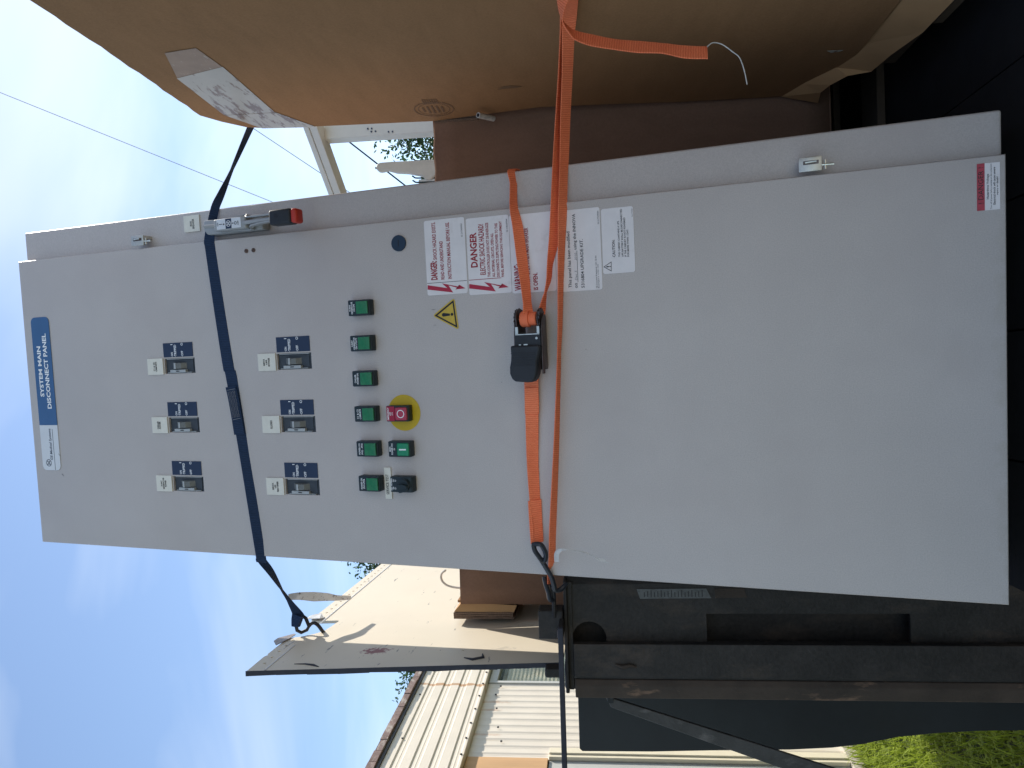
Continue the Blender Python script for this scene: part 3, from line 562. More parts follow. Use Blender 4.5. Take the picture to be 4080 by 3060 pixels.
def build_big_carton():
    root = empty('tall_cardboard_carton', (0.95, 1.2, 0.915)); tag(root, 'tall brown carton with worn white tape along its top edge, right of the cabinet', 'carton')
    def o(mb, n, m, par=root, **k):
        ob = mb.build(n, m, par, **k)
        if par == root: ob.location = (-0.95, -1.2, -0.915)
        return ob
    # left face as a gently bowed sheet; its far edge follows the crushed corner
    far = [(0.930, 1.700), (0.965, 1.742), (1.02, 1.762), (1.25, 1.754), (1.40, 1.738), (1.557, 1.728), (1.66, 1.745), (1.813, 1.772), (2.08, 1.756), (2.20, 1.747), (2.246, 1.730), (2.285, 1.685), (2.312, 1.640)]
    def farY(z):
        for (za, ya), (zb, yb_) in zip(far, far[1:]):
            if za <= z <= zb: return ya + (yb_ - ya) * (z - za) / (zb - za)
        return far[-1][1] if z > 2.3 else far[0][1]
    zs = sorted(set([0.93 + (2.312 - 0.93) * k / 44 for k in range(45)] + [z for z, _ in far])); NY = 30; Y0 = 0.76; grid = []
    def bow(y, z, fy):
        t = max(0, (y - 1.62) / 0.14)
        k = max(0.0, min(1.0, (1.72 - y) / 0.25))
        return 0.620 + k * (0.004 * math.sin(1.9 * z) * math.sin(2.7 * y) + 0.0012 * math.sin(9 * y + 4 * z)) - 0.0035 * math.exp(-((z - 1.635 - 0.03 * (y - 1.5)) / 0.006) ** 2)
    for z in zs:
        fy = farY(z); grid.append([(bow(Y0 + (fy - Y0) * j / NY, z, fy), Y0 + (fy - Y0) * j / NY, z + (0.0012 * math.sin(j * 1.3) + 0.001 * math.sin(j * 3.1) if z > 2.31 else 0)) for j in range(NY + 1)])
    mb = MB(); n = NY + 1
    mb.add([p for r in grid for p in r], [(i * n + j, i * n + j + 1, (i + 1) * n + j + 1, (i + 1) * n + j) for i in range(len(zs) - 1) for j in range(NY)])
    o(mb, 'side_panel', M_CARD, smooth=True, angle=60)
    b = MB()                                                     # the other panels
    fe = [r[-1] for r in grid]; ne = [r[0] for r in grid]; top = grid[-1]; X1 = 1.27
    b.add(fe + [(X1, p[1], p[2]) for p in fe], [(i, i + 1, i + 1 + len(fe), i + len(fe)) for i in range(len(fe) - 1)]); o(b, 'far_panel', M_CARD)
    b = MB(); b.add(ne + [(X1, p[1], p[2]) for p in ne], [(i, i + 1, i + 1 + len(ne), i + len(ne)) for i in range(len(ne) - 1)]); o(b, 'near_panel', M_CARD)
    b = MB(); b.add(top + [(X1, p[1], p[2]) for p in top], [(i, i + 1, i + 1 + n, i + n) for i in range(NY)]); o(b, 'top_flap', M_CARD)
    b = MB(); b.box(X1, X1 + 0.006, Y0, 1.70, 0.93, 2.31); o(b, 'outer_panel', M_CARD)
    # tape running round the upper edge
    def patch(P, m, nm, off=-0.0012, th=-0.0004):
        b = MB(); N = 16
        (ya0, za0), (ya1, za1), (yb1, zb1), (yb0, zb0) = P
        vs_ = []
        for i in range(N + 1):
            t = i / N; lo = (ya0 + (ya1 - ya0) * t, za0 + (za1 - za0) * t); hi = (yb0 + (yb1 - yb0) * t, zb0 + (zb1 - zb0) * t)
            for k in range(5):
                s_ = k / 4; y = lo[0] + (hi[0] - lo[0]) * s_; z = lo[1] + (hi[1] - lo[1]) * s_; vs_.append((bow(y, z, 0) + off, y, z))
        b.add(vs_, [(i * 5 + k, i * 5 + k + 1, (i + 1) * 5 + k + 1, (i + 1) * 5 + k) for i in range(N) for k in range(4)]); return o(b, nm, m, smooth=True)
    patch([(1.405, 2.142), (1.648, 2.142), (1.644, 2.258), (1.440, 2.254)], M_TAPE, 'packing_tape')
    patch([(1.650, 2.140), (1.757, 2.086), (1.742, 2.212), (1.646, 2.257)], M_TAPE, 'packing_tape')
    patch([(1.32, 2.150), (1.404, 2.143), (1.438, 2.252), (1.33, 2.215)], M_TAPE2, 'worn_tape')
    # printed oval stamp, number block, slit
    fx = lambda y, z, d: (bow(y, z, 0) - d, y, z)
    b = MB()
    for r0, r1 in ((0.045, 0.0425), (0.036, 0.0345)):
        A_, B_ = circ(1.695, 1.792, r0, 28), circ(1.695, 1.792, r1, 28)
        b.add([fx(p, q, 0.0012) for p, q in A_ + B_], [(k, (k + 1) % 28, 28 + (k + 1) % 28, 28 + k) for k in range(28)])
    for k in range(5):
        z = 1.770 + k * 0.0105; hw = 0.022 - 0.004 * abs(k - 2)
        y = 1.695 - hw
        while y < 1.695 + hw:
            w_ = random.uniform(0.003, 0.007); b.add([fx(y, z, .0012), fx(y + w_, z, .0012), fx(y + w_, z + .005, .0012), fx(y, z + .005, .0012)], [(0, 1, 2, 3)]); y += w_ + 0.002
    for k in range(7):
        b.add([fx(1.635, 1.775 + k * .005, .0012), fx(1.662, 1.775 + k * .005, .0012), fx(1.662, 1.7775 + k * .005, .0012), fx(1.635, 1.7775 + k * .005, .0012)], [(0, 1, 2, 3)])
    o(b, 'printed_stamp', M_BROWNINK)
    b = MB(); P = [(1.597, 1.637), (1.593, 1.622), (1.592, 1.607), (1.600, 1.586), (1.604, 1.600), (1.604, 1.618)]; b.prism(P, lambda y, z, d: fx(y, z, d), 0.0008, 0.0014); o(b, 'slit', M_BROWNINK)
    b = MB(); P = [(1.52, 0.995), (1.53, 0.985), (1.528, 0.97), (1.522, 0.965)]; b.prism(P, lambda y, z, d: fx(y, z, d), 0.0008, 0.0014); o(b, 'scrape', M_TAPE)
    # bottom flap that hangs out below the side panel
    hi = [(1.763, 1.018), (1.695, 0.990), (1.667, 0.976), (1.614, 0.948), (1.552, 0.933), (1.511, 0.925), (1.432, 0.923), (1.2, 0.922), (0.9, 0.922)]
    lo = [(1.765, 0.945), (1.700, 0.958), (1.660, 0.950), (1.616, 0.930), (1.602, 0.889), (1.525, 0.880), (1.434, 0.860), (1.2, 0.858), (0.9, 0.858)]
    b = MB(); m_ = len(hi)
    b.add([(0.6195, y, z + .004) for y, z in hi] + [(0.598, y - 0.008, z) for y, z in lo] + [(0.6225, y, z + .004) for y, z in hi] + [(0.601, y - 0.008, z) for y, z in lo],
          [(i, i + 1, m_ + i + 1, m_ + i) for i in range(m_ - 1)] + [(2 * m_ + i, 3 * m_ + i, 3 * m_ + i + 1, 2 * m_ + i + 1) for i in range(m_ - 1)] + [(m_ + i, m_ + i + 1, 3 * m_ + i + 1, 3 * m_ + i) for i in range(m_ - 1)])
    o(b, 'bottom_flap', M_CARDIN)
build_big_carton()

def build_low_carton():
    root = empty('wide_cardboard_carton', (0.05, 2.2, 0.915)); tag(root, 'wide open-topped brown carton standing behind the grey cabinet', 'carton')
    def o(mb, n, m, **k): ob = mb.build(n, m, root, **k); ob.location = (-0.05, -2.2, -0.915); return ob
    x0, x1, y0, y1, z0 = -0.512, 1.28, 1.784, 2.70, 0.915  # right end lengthened out of view to block sun leaking onto the floor
    mb = MB(); NX = 44; NZ = 16; vs_ = []
    for i in range(NZ + 1):
        for j in range(NX + 1):
            x = x0 + (x1 - x0) * j / NX; zt = (1.781 + 0.006 * math.sin(j * 2.1) * (j % 3 == 0) if x < -0.1 else 1.812 + 0.002 * math.sin(j * 2.7)); z = z0 + (zt - z0) * i / NZ
            vs_.append((x, y0 + 0.006 * math.sin(5 * x + 1) * math.sin(3.4 * (z - z0)) + 0.004 * math.exp(-((z - 1.70) / 0.03) ** 2), z))
    n = NX + 1; mb.add(vs_, [(i * n + j, i * n + j + 1, (i + 1) * n + j + 1, (i + 1) * n + j) for i in range(NZ) for j in range(NX)])
    w = o(mb, 'front_panel', M_CARD2, smooth=True)
    sm = w.modifiers.new('solid', 'SOLIDIFY'); sm.thickness = 0.005; sm.offset = -1
    b = MB(); b.box(x0, x0 + 0.005, y0 + 0.008, y1, z0, 1.79); o(b, 'left_panel', M_CARD)
    b = MB(); b.box(x1 - 0.005, x1, y0 + 0.008, y1, z0, 1.80); o(b, 'right_panel', M_CARD2)
    b = MB(); b.box(x0, x1, y1 - 0.005, y1, z0, 1.79); o(b, 'back_panel', M_CARD2)
    b = MB(); b.box(x0 - .002, x1 + .002, y0 - .003, y1 + .002, z0 - .004, z0 - .0005); o(b, 'bottom_panel', M_CARD2)
    # left flap bent out over the edge: sunlit inside face and dark layered corrugated edge
    b = MB(); b.add([(-0.510, 1.785, 1.779), (-0.517, 1.785, 1.649), (-0.532, 1.780, 1.656), (-0.530, 1.778, 1.797), (-0.512, 2.30, 1.78), (-0.535, 2.30, 1.795)], [(0, 1, 2, 3), (0, 3, 5, 4)]); o(b, 'bent_flap', M_CARDIN)
    b = MB()
    for k, (a, c) in enumerate(((0.0, 0.0045), (0.0055, 0.010), (0.011, 0.0155))):
        P = [(-0.532 - a, 1.656 + random.uniform(-.003, .003))]; Pq = [(-0.532 - c, 1.656 + random.uniform(-.003, .003))]
        for j in range(1, 12):
            z = 1.656 + 0.142 * j / 11; P.append((-0.5315 - a + random.uniform(-.0006, .0006), z)); Pq.append((-0.5315 - c + random.uniform(-.0006, .0006), z))
        b.prism(P + Pq[::-1], lambda p, q, d: (p, d, q), 1.7765 + 0.001 * k, 1.94)
    o(b, 'layered_edge', M_CORR)
    b = MB(); P = [(-0.538, 1.655), (-0.538, 1.757), (-0.545, 1.768)] + [(-0.550 - 0.006 * k + random.uniform(-.002, .002), 1.765 - 0.002 * k + random.uniform(-.004, .004)) for k in range(4)] + [(-0.566, 1.675), (-0.560, 1.65)]
    b.prism(P, lambda p, q, d: (p, d, q), 1.93, 1.934); o(b, 'side_flap', M_CARD2)
    # thick torn corner on the right
    b = MB()
    for k in range(3): b.box(0.617 + k * 0.006, 0.6215 + k * 0.006, 1.771, 1.783, 1.705 - 0.01 * k, 1.806 + random.uniform(-.002, .002))
    o(b, 'torn_corner', M_CORR)
build_low_carton()
b = MB(); b.tube([(0.6014, 1.700, 1.6935), (0.6059, 1.742, 1.664)], 0.0062, 14, radii=[0.0062, 0.0062]); tb_ = b.build('plastic_pipe', M_PLASTIC, smooth=True)
tag(tb_, 'short white plastic pipe end poking out between the two cartons', 'pipe')
b = MB(); d_ = Vector((0.0045, 0.042, -0.0295)).normalized(); p_ = Vector((0.6014, 1.700, 1.6935)); b.cyl(p_ - d_ * 0.0004, p_ - d_ * 0.0002, 0.0042, 12); b.build('bore', M_INK, tb_)

# ------------------------------------------------------------------ cabinet
cabM = Matrix(((0.998, 0.0636, 0.0051, -0.3558), (-0.0629, 0.9670, 0.2470, 1.2251), (0.0107, -0.2468, 0.9690, 0.8454), (0, 0, 0, 1)))
# local axes: x across the door, y into the cabinet, z up the door
L = lambda a, b_, d: (a, -d, b_)                          # d = height proud of the door face
FL = 0.0223                                               # the flange lies this far behind the door face
def build_cabinet():
    root = empty('electrical_cabinet', mtx=cabM); tag(root, 'tall light grey electrical cabinet with breakers, buttons and warning stickers, strapped in place', 'cabinet')
    W, H = 0.669, 2.0
    b = MB(); b.rbox(0.012, 0.7378, FL, 0.294, 0.0005, 1.9995, 0.004, 3); o_ = b.build('enclosure', M_GREY, root, smooth=True)
    COLS = (0.4097, 0.2810, 0.1515); ROWS = ((1.5420, 1.6077, 1.5437), (1.2475, 1.3130, 1.2480))
    hw, hh = 0.0164, 0.0412
    holes = [(cx_ - hw, cx_ + hw, r[0] - hh, r[0] + hh) for r in ROWS for cx_ in COLS]
    # door with real cut-outs
    e = 0.0035
    xs = sorted({e, W - e} | {h[i] for h in holes for i in (0, 1)}); zs = sorted({e, H - e} | {h[i] for h in holes for i in (2, 3)})
    bm = bmesh.new(); V = {}
    def v(x, y, z):
        k = (round(x, 5), round(y, 5), round(z, 5))
        if k not in V: V[k] = bm.verts.new((x, y, z))
        return V[k]
    def q(*p): bm.faces.new([v(*t) for t in p])
    for i in range(len(xs) - 1):
        for j in range(len(zs) - 1):
            xm, zm = (xs[i] + xs[i + 1]) / 2, (zs[j] + zs[j + 1]) / 2
            if any(h[0] < xm < h[1] and h[2] < zm < h[3] for h in holes): continue
            q((xs[i], 0, zs[j]), (xs[i + 1], 0, zs[j]), (xs[i + 1], 0, zs[j + 1]), (xs[i], 0, zs[j + 1]))
    for h in holes:
        for (xa, za), (xb, zb) in (((h[0], h[2]), (h[1], h[2])), ((h[1], h[2]), (h[1], h[3])), ((h[1], h[3]), (h[0], h[3])), ((h[0], h[3]), (h[0], h[2]))):
            q((xa, 0, za), (xb, 0, zb), (xb, 0.006, zb), (xa, 0.006, za))
    for k in range(4):                                         # rounded folded edge
        (y0, i0), (y1, i1) = ((0, e), (0.0006, 0.0016), (0.0020, 0.0004), (0.0036, 0.0))[k], ((0.0006, 0.0016), (0.0020, 0.0004), (0.0036, 0.0), (0.0205, 0.0))[k]
        if k == 0:
            for i in range(len(xs) - 1):
                f_ = lambda x: x if e < x < W - e else (i1 if x <= e else W - i1)
                q((xs[i], 0, e), (xs[i + 1], 0, e), (f_(xs[i + 1]), y1, i1), (f_(xs[i]), y1, i1)); q((xs[i], 0, H - e), (xs[i + 1], 0, H - e), (f_(xs[i + 1]), y1, H - i1), (f_(xs[i]), y1, H - i1))
            for j in range(len(zs) - 1):
                f_ = lambda z: z if e < z < H - e else (i1 if z <= e else H - i1)
                q((e, 0, zs[j]), (e, 0, zs[j + 1]), (i1, y1, f_(zs[j + 1])), (i1, y1, f_(zs[j]))); q((W - e, 0, zs[j]), (W - e, 0, zs[j + 1]), (W - i1, y1, f_(zs[j + 1])), (W - i1, y1, f_(zs[j])))
        else:
            A_ = [(i0, y0, i0), (W - i0, y0, i0), (W - i0, y0, H - i0), (i0, y0, H - i0)]; B_ = [(i1, y1, i1), (W - i1, y1, i1), (W - i1, y1, H - i1), (i1, y1, H - i1)]
            for s_ in range(4): q(A_[s_], A_[(s_ + 1) % 4], B_[(s_ + 1) % 4], B_[s_])
    b = MB(); b.bm(bm); b.build('door', M_GREY, root, smooth=True, angle=50)
    def plate(name, poly, m, par, d0, d1): mb = MB(); mb.prism(poly, L, d0, d1); return mb.build(name, m, par)
    def text(par, m, d, items, name='lettering', bold=0.02, italic=0.0):
        mb = MB()
        for it in items: write(mb, it[0], it[1], it[2], it[3], it[4], L, d, it[5] if len(it) > 5 else bold, italic)
        return mb.build(name, m, par)
    # --- long name plate
    np_ = plate('name_plate', rrect(0.2826, 0.5357, 1.9165, 1.9735, 0.012, '12'), M_BLUE, root, 0.0004, 0.0014)
    text(np_, M_WINK, 0.0017, [('SYSTEM MAIN', 0.3496, 0.4683, 1.9492, 1.9612), ('DISCONNECT PANEL', 0.3215, 0.4973, 1.9288, 1.9418)], bold=0.03)
    wp = plate('logo_panel', rrect(0.1755, 0.2824, 1.9165, 1.9735, 0.012, '03'), M_WHITEPL, np_, 0.0004, 0.0014)
    lt = MB(); write(lt, 'GE Medical Systems', 0.2000, 0.2745, 1.9368, 1.9468, L, 0.0017, 0.01, 0.2)
    lt.prism([(0.1765, 1.9333), (0.2730, 1.9333), (0.2730, 1.9343), (0.1765, 1.9343)], L, 0.0015, 0.0017)
    def monogram(mb, x, y, r, d):
        A_, B_ = circ(x, y, r, 24), circ(x, y, r * 0.84, 24); mb.add([L(p, q_, d) for p, q_ in A_ + B_], [(k, (k + 1) % 24, 24 + (k + 1) % 24, 24 + k) for k in range(24)])
        for a in (0, 90, 180, 270):                              # four curls round the rim
            A_ = circ(x + r * .60 * math.cos(R_(a + 45)), y + r * .60 * math.sin(R_(a + 45)), r * .17, 8); mb.add([L(p, q_, d) for p, q_ in A_], [tuple(range(8))])
        write(mb, 'GE', x - r * .46, x + r * .46, y - r * .36, y + r * .36, L, d, 0.03, 0.2)
    monogram(lt, 0.1931, 1.9530, 0.0085, 0.0017); lt.build('lettering', M_BLUEDK, np_)
    # --- six breakers
    tags = ((('C1 & C2', .0190, 1.6084, 1.6127), ('CABINETS', .0215, 1.6028, 1.6071)), (('CHILLER', .0179, 1.6098, 1.6143), ('POWER', .0162, 1.6046, 1.6089)),
            (('X-RAY', .0138, 1.6128, 1.6168), ('GENERATOR', .0260, 1.6068, 1.6110), ('POWER', .0148, 1.6010, 1.6053)),
            (('20KVA', .0143, 1.3176, 1.3219), ('UPS', .0100, 1.3115, 1.3155), ('BYPASS', .0174, 1.3054, 1.3096)), (('FLUORO', .0175, 1.3091, 1.3144),),
            (('20KVA', .0147, 1.3158, 1.3200), ('UPS', .0073, 1.3102, 1.3142), ('RECTIFIER', .0222, 1.3041, 1.3085)))
    nm = ('C1 and C2 cabinets', 'chiller power', 'X-ray generator power', '20KVA UPS bypass', 'fluoro', '20KVA UPS rectifier')
    for k in range(6):
        cx_ = COLS[k % 3]; zc, zt, zl = ROWS[k // 3]
        mb = MB(); mb.box(cx_ - hw - .002, cx_ + hw + .002, 0.0045, 0.0200, zc - hh - .002, zc + hh + .002); mb.box(cx_ + .010, cx_ + .0125, 0.003, 0.0046, zc - .034, zc + .036); mb.box(cx_ - .0118, cx_ + .010, 0.003, 0.0046, zc - .034, zc - .030)
        br = mb.build('circuit_breaker', M_SLATE, root); br['label'] = 'recessed breaker marked ' + nm[k]
        mb = MB(); mb.add([L(cx_ - .0068, zc - .0147, -.0046), L(cx_ + .0066, zc - .0147, -.0046), L(cx_ + .0066, zc + .0233, -.0046), L(cx_ - .0068, zc + .0233, -.0046),
                           L(cx_ - .0060, zc - .006, .0035), L(cx_ + .0058, zc - .006, .0035), L(cx_ + .0058, zc + .0105, .0060), L(cx_ - .0060, zc + .0105, .0060)],
                          [(0, 1, 5, 4), (1, 2, 6, 5), (2, 3, 7, 6), (3, 0, 4, 7), (4, 5, 6, 7)]); mb.build('toggle', M_TOGGLE, br, bevel=0.0008)
        mb = MB(); mb.box(cx_ - .0066, cx_ + .0064, -.0062, -.0060, zc + .0060, zc + .0106); mb.build('toggle_tip', M_LOCK, br)
        mb = MB(); mb.box(cx_ - .0145, cx_ - .0085, -0.0025, 0.0046, zc - .0165, zc + .0255); mb.box(cx_ - .0152, cx_ - .0140, -0.0005, 0.0046, zc - .032, zc + .034); mb.box(cx_ + .0142, cx_ + .0156, 0.0005, 0.0046, zc - .036, zc + .036)
        lk = mb.build('lock_clip', M_LOCK, br, bevel=0.0004)
        mb = MB(); mb.prism(rrect(cx_ - .0125, cx_ - .0105, zc - .0001, zc + .0092, .0009), L, 0.0026, 0.0028); mb.build('clip_slot', M_INK, lk)
        plate('name_tag', rrect(cx_ - .0177, cx_ + .0177, zt - .0216, zt + .0216, .0006), M_CREAM, br, 0.0003, 0.0030)
        text(br, M_INK, 0.0033, [(s_, cx_ - w / 2, cx_ + w / 2, z0, z1) for s_, w, z0, z1 in tags[k]], bold=0.035)
        plate('position_label', rrect(cx_ + .0194, cx_ + .0500, zl - .0402, zl + .0402, .0006), M_BLUEDK, br, 0.0003, 0.0010)
        mb = MB()
        for s_, a0, a1, z0, z1 in (('ON', .0215, .0297, .0154, .0209), ('TRIPPED', .0215, .0457, .0061, .0121), ('OFF', .0213, .0320, -.0126, -.0068)): write(mb, s_, cx_ + a0, cx_ + a1, zc + z0, zc + z1, L, 0.0013, 0.02)
        mb.prism([(cx_ + .0458, zc + .0151), (cx_ + .0472, zc + .0151), (cx_ + .0472, zc + .0207), (cx_ + .0458, zc + .0207)], L, .0011, .0013)
        A_, B_ = circ(cx_ + .0463, zc - .0101, .0029, 16), circ(cx_ + .0463, zc - .0101, .0019, 16); mb.add([L(p, q_, .0013) for p, q_ in A_ + B_], [(i, (i + 1) % 16, 16 + (i + 1) % 16, 16 + i) for i in range(16)])
        for z0 in (.0178, .0090, -.0099): mb.prism([(cx_ + .0196, zc + z0), (cx_ + .0208, zc + z0), (cx_ + .0208, zc + z0 + .0009), (cx_ + .0196, zc + z0 + .0009)], L, .0011, .0013)
        mb.build('position_lettering', M_WINK, br)
    # --- push buttons
    def button(cx_, b0, b1, lines, kind='lens'):
        mb = MB(); mb.rbox(cx_ - .0153, cx_ + .0153, -.0175, -.0003, b0, b1, .0018, 2); mb.rbox(cx_ - .0150, cx_ + .0150, -.0195, -.0160, b0 + .0015, b0 + .0285, .0014, 2)
        bt = mb.build('push_button', M_BTN, root, smooth=True)
        cz_ = b0 + .0145
        if kind == 'lens': mb = MB(); mb.rbox(cx_ - .0121, cx_ + .0121, -.0235, -.0190, cz_ - .0125, cz_ + .0125, .0014, 2); mb.build('lens', M_GREEN, bt, smooth=True)
        if kind in ('red', 'on'):
            mb = MB(); mb.rbox(cx_ - .0124, cx_ + .0124, -.0225, -.0190, cz_ - .0128, cz_ + .0128, .0030, 3); mb.build('push_cap', M_REDCAP if kind == 'red' else M_GREEN2, bt, smooth=True)
            mb = MB()
            if kind == 'red': A_, B_ = circ(cx_, cz_, .0078, 20), circ(cx_, cz_, .0064, 20); mb.add([L(p, q_, .0228) for p, q_ in A_ + B_], [(i, (i + 1) % 20, 20 + (i + 1) % 20, 20 + i) for i in range(20)])
            else: mb.prism(rrect(cx_ - .0013, cx_ + .0013, cz_ - .0075, cz_ + .0075, .0006), L, .0226, .0229)
            mb.build('symbol', M_WINK, bt)
        if kind == 'red': plate('legend_plate', rrect(cx_ - .0140, cx_ + .0140, b0 + .0300, b1 - .0012, .0008), M_REDL, bt, .0176, .0180)
        if kind == 'knob':
            mb = MB(); P = [(.0125 * math.cos(R_(a)), .0125 * math.sin(R_(a))) for a in range(-200, 110, 15)] + [(-.004, .0165), (-.0095, .013)]
            rot = R_(28); P = [(p * math.cos(rot) - q_ * math.sin(rot), p * math.sin(rot) + q_ * math.cos(rot)) for p, q_ in P]
            mb.prism([(cx_ + p, cz_ + .001 + q_) for p, q_ in P], L, .0192, .0290); mb.prism([(cx_ + p * .35 - .001, cz_ + .001 + q_ * .95) for p, q_ in P], L, .0291, .0360)
            mb.build('selector_knob', M_BTN, bt, bevel=.0012, smooth=True)
        if lines: text(bt, M_WINK, 0.0184 if kind == 'red' else 0.0178, [(s_, cx_ + o1 - w / 2, cx_ + o1 + w / 2, z0, z1) for s_, o1, w, z0, z1 in lines], bold=0.02)
        return bt
    U0, U1, D0, D1 = 1.056, 1.1037, 0.985, 1.0332; s1, s2 = -.0108, -.0100
    def ln(t, w, z0, z1, s_, o1=0): return (t, o1, w, z0 + s_, z1 + s_)
    button(.508, U0, U1, [ln('X-RAY', .0136, 1.1086, 1.1122, s1), ln('GENERATOR', .0239, 1.1038, 1.1076, s1), ln('ON UPS', .0145, 1.0992, 1.1028, s1)])
    button(.4395, U0, U1, [ln('X-RAY', .0134, 1.1082, 1.1118, s1), ln('GENERATOR', .0239, 1.1034, 1.1072, s1), ln('ON UTILITY', .0219, 1.0988, 1.1024, s1)])
    button(.371, U0, U1, [ln('CHILLER', .0166, 1.1053, 1.1091, s1), ln('POWER ON', .0210, 1.1000, 1.1037, s1)])
    button(.302, U0, U1, [ln('C1 & C2', .0188, 1.1048, 1.1086, s1), ln('CABINETS', .0195, 1.0996, 1.1033, s1)])
    button(.2335, U0, U1, [ln('POWER ON', .0217, 1.1056, 1.1093, s1), ln('PH2 - PH3', .0213, 1.0998, 1.1035, s1)])
    button(.165, U0, U1, [ln('POWER ON', .0216, 1.1051, 1.1090, s1), ln('PH1-PH2', .0188, 1.1002, 1.1040, s1)])
    button(.302, D0, D1, [ln('EMERGENCY', .0240, 1.0368, 1.0404, s2), ln('OFF', .0068, 1.0325, 1.0356, s2), ln('(O)', .0056, 1.0280, 1.0311, s2)], 'red')
    button(.2335, D0, D1, [ln('MAIN', .0091, 1.0374, 1.0409, s2), ln('POWER ON', .0213, 1.0328, 1.0364, s2), ln('(I)', .0039, 1.0283, 1.0314, s2)], 'on')
    button(.165, D0, D1, [ln('TEST NORMAL', .0243, 1.0388, 1.0422, s2), ln('OFF', .0051, 1.0343, 1.0378, s2, -.0072), ln('ON', .0043, 1.0340, 1.0375, s2, .0073), ln('(O)', .0048, 1.0298, 1.0333, s2, -.0072), ln('(I)', .0032, 1.0296, 1.0330, s2, .0073)], 'knob')
    plate('emergency_disc', circ(.3020, 1.0035, .0350, 40), M_YELLOW, root, .00015, .0008)
    sv = plate('service_tag', rrect(.1330, .1950, 1.0392, 1.0534, .0004), M_CREAM, root, .0004, .0030); text(sv, M_INK, .0033, [('SERVICE TEST', .1420, .1818, 1.0446, 1.0506)], bold=0.01)
    # --- lock and screws
    mb = MB(); mb.cyl(L(.6253, .9942, 0), L(.6253, .9942, .003), .0152, 28); lkp = mb.build('door_lock', M_LOCKBLUE, root, smooth=True)
    mb = MB(); mb.prism(rrect(.6190, .6316, .9935, .9950, .0005), L, .0031, .0034); mb.build('key_slot', M_INK, lkp)
    for a_, b_, r_ in ((.6398, 1.3468, 80), (.6401, 1.3289, -35)):
        mb = MB(); mb.cyl(L(a_, b_, 0), L(a_, b_, .0018), .0043, 14); sc = mb.build('screw', M_SCREW, root, smooth=True)
        mb = MB(); c_, s_ = math.cos(R_(r_)), math.sin(R_(r_)); mb.prism([(a_ + p * c_ - q_ * s_, b_ + p * s_ + q_ * c_) for p, q_ in ((-.0036, -.0006), (.0036, -.0006), (.0036, .0006), (-.0036, .0006))], L, .0019, .0021); mb.build('screw_slot', M_INK, sc)
    # --- warning stickers down the right side
    def sticker(a0, a1, b0, b1, r=.004): return plate('warning_sticker', rrect(a0, a1, b0, b1, r), M_STICK, root, .0003, .0008)
    T1 = .0011
    bolt = [(.5423, .9385), (.5343, .8982), (.5438, .9089), (.5347, .8723), (.5388, .8737), (.5314, .8615), (.5306, .8819), (.5328, .8759), (.5392, .8956), (.5254, .8869), (.5341, .9390)]
    def boltshape(par, db, da=0):
        mb = MB(); P = [(p + da, q_ + db) for p, q_ in bolt]
        for tri in ((0, 1, 9), (0, 9, 10), (2, 3, 7), (2, 7, 8), (4, 5, 6), (1, 2, 8), (8, 9, 1), (3, 4, 6), (3, 6, 7)): mb.add([L(*P[i], T1) for i in tri], [(0, 1, 2)])
        mb.build('bolt_symbol', M_REDBOLT, par)
    st = sticker(.5226, .6617, .8572, .9396); boltshape(st, 0)
    text(st, M_REDINK, T1, [('DANGER:', .5510, .5862, .9167, .9306, .035), ('SHOCK HAZARD EXISTS.', .5884, .6578, .9162, .9239), ('READ AND UNDERSTAND', .5508, .6216, .9028, .9101), ('INSTRUCTION MANUAL BEFORE USE.', .5508, .6550, .8880, .8954)])
    text(st, M_INK, T1, [('55-217345P003', .6259, .6498, .8618, .8650, 0.0)], 'part_number'); plate('rule', [(.5452, .8580), (.5460, .8580), (.5460, .9390), (.5452, .9390)], M_INK, st, .0009, T1)
    st = sticker(.5182, .6577, .7708, .8543); boltshape(st, -.0850, -.0035)
    text(st, M_REDINK, T1, [('DANGER', .5681, .6314, .8346, .8484, .03), ('ELECTRIC SHOCK HAZARD!', .5534, .6452, .8198, .8306), ('THIS CONTROLLER DOES NOT DE-ENERGIZE', .5489, .6467, .8105, .8161), ('ALL INTERNAL CIRCUITS. OPEN ALL', .5482, .6271, .8015, .8071), ('DISCONNECTS SUPPLYING POWER TO THIS', .5476, .6441, .7926, .7982), ('PANEL BEFORE SERVICING THIS EQUIPMENT', .5470, .6469, .7836, .7894)])
    text(st, M_INK, T1, [('55-218205P004', .6264, .6499, .7731, .7762, 0.0)], 'part_number'); plate('rule', [(.5452, .7900), (.5462, .7900), (.5462, .8538), (.5452, .8538)], M_REDINK, st, .0009, T1)
    st = sticker(.5158, .6554, .6866, .7699)
    text(st, M_REDINK, T1, [('WARNING:', .5204, .5679, .7507, .7650, .035)])
    text(st, M_REDINK, T1, [('DO NOT OPEN WHEN MAIN BREAKER', .5192, .6307, .7346, .7426)])
    text(st, M_REDINK, T1, [('IS OPEN.', .5193, .5500, .7205, .7292, .03)])
    st = sticker(.5127, .6540, .6036, .6856)
    text(st, M_INK, T1, [('This panel has been modified', .5192, .6170, .6568, .6643, .01), ('on', .5180, .5265, .6478, .6522, .01), ('using the INNOVA', .5847, .6465, .6455, .6528, .01), ('5316804 UPGRADE KIT.', .5177, .6017, .6354, .6412, .01)])
    text(st, M_INK, T1, [('GE Consumer & Industrial  1601 GE Rd.', .5156, .5717, .6123, .6149, 0), ('Bloomington IL  61704 - USA', .5154, .5565, .6085, .6112, 0)], 'maker_address'); text(st, M_INK, T1, [('55-217727P004', .6248, .6474, .6052, .6078, 0)], 'part_number')
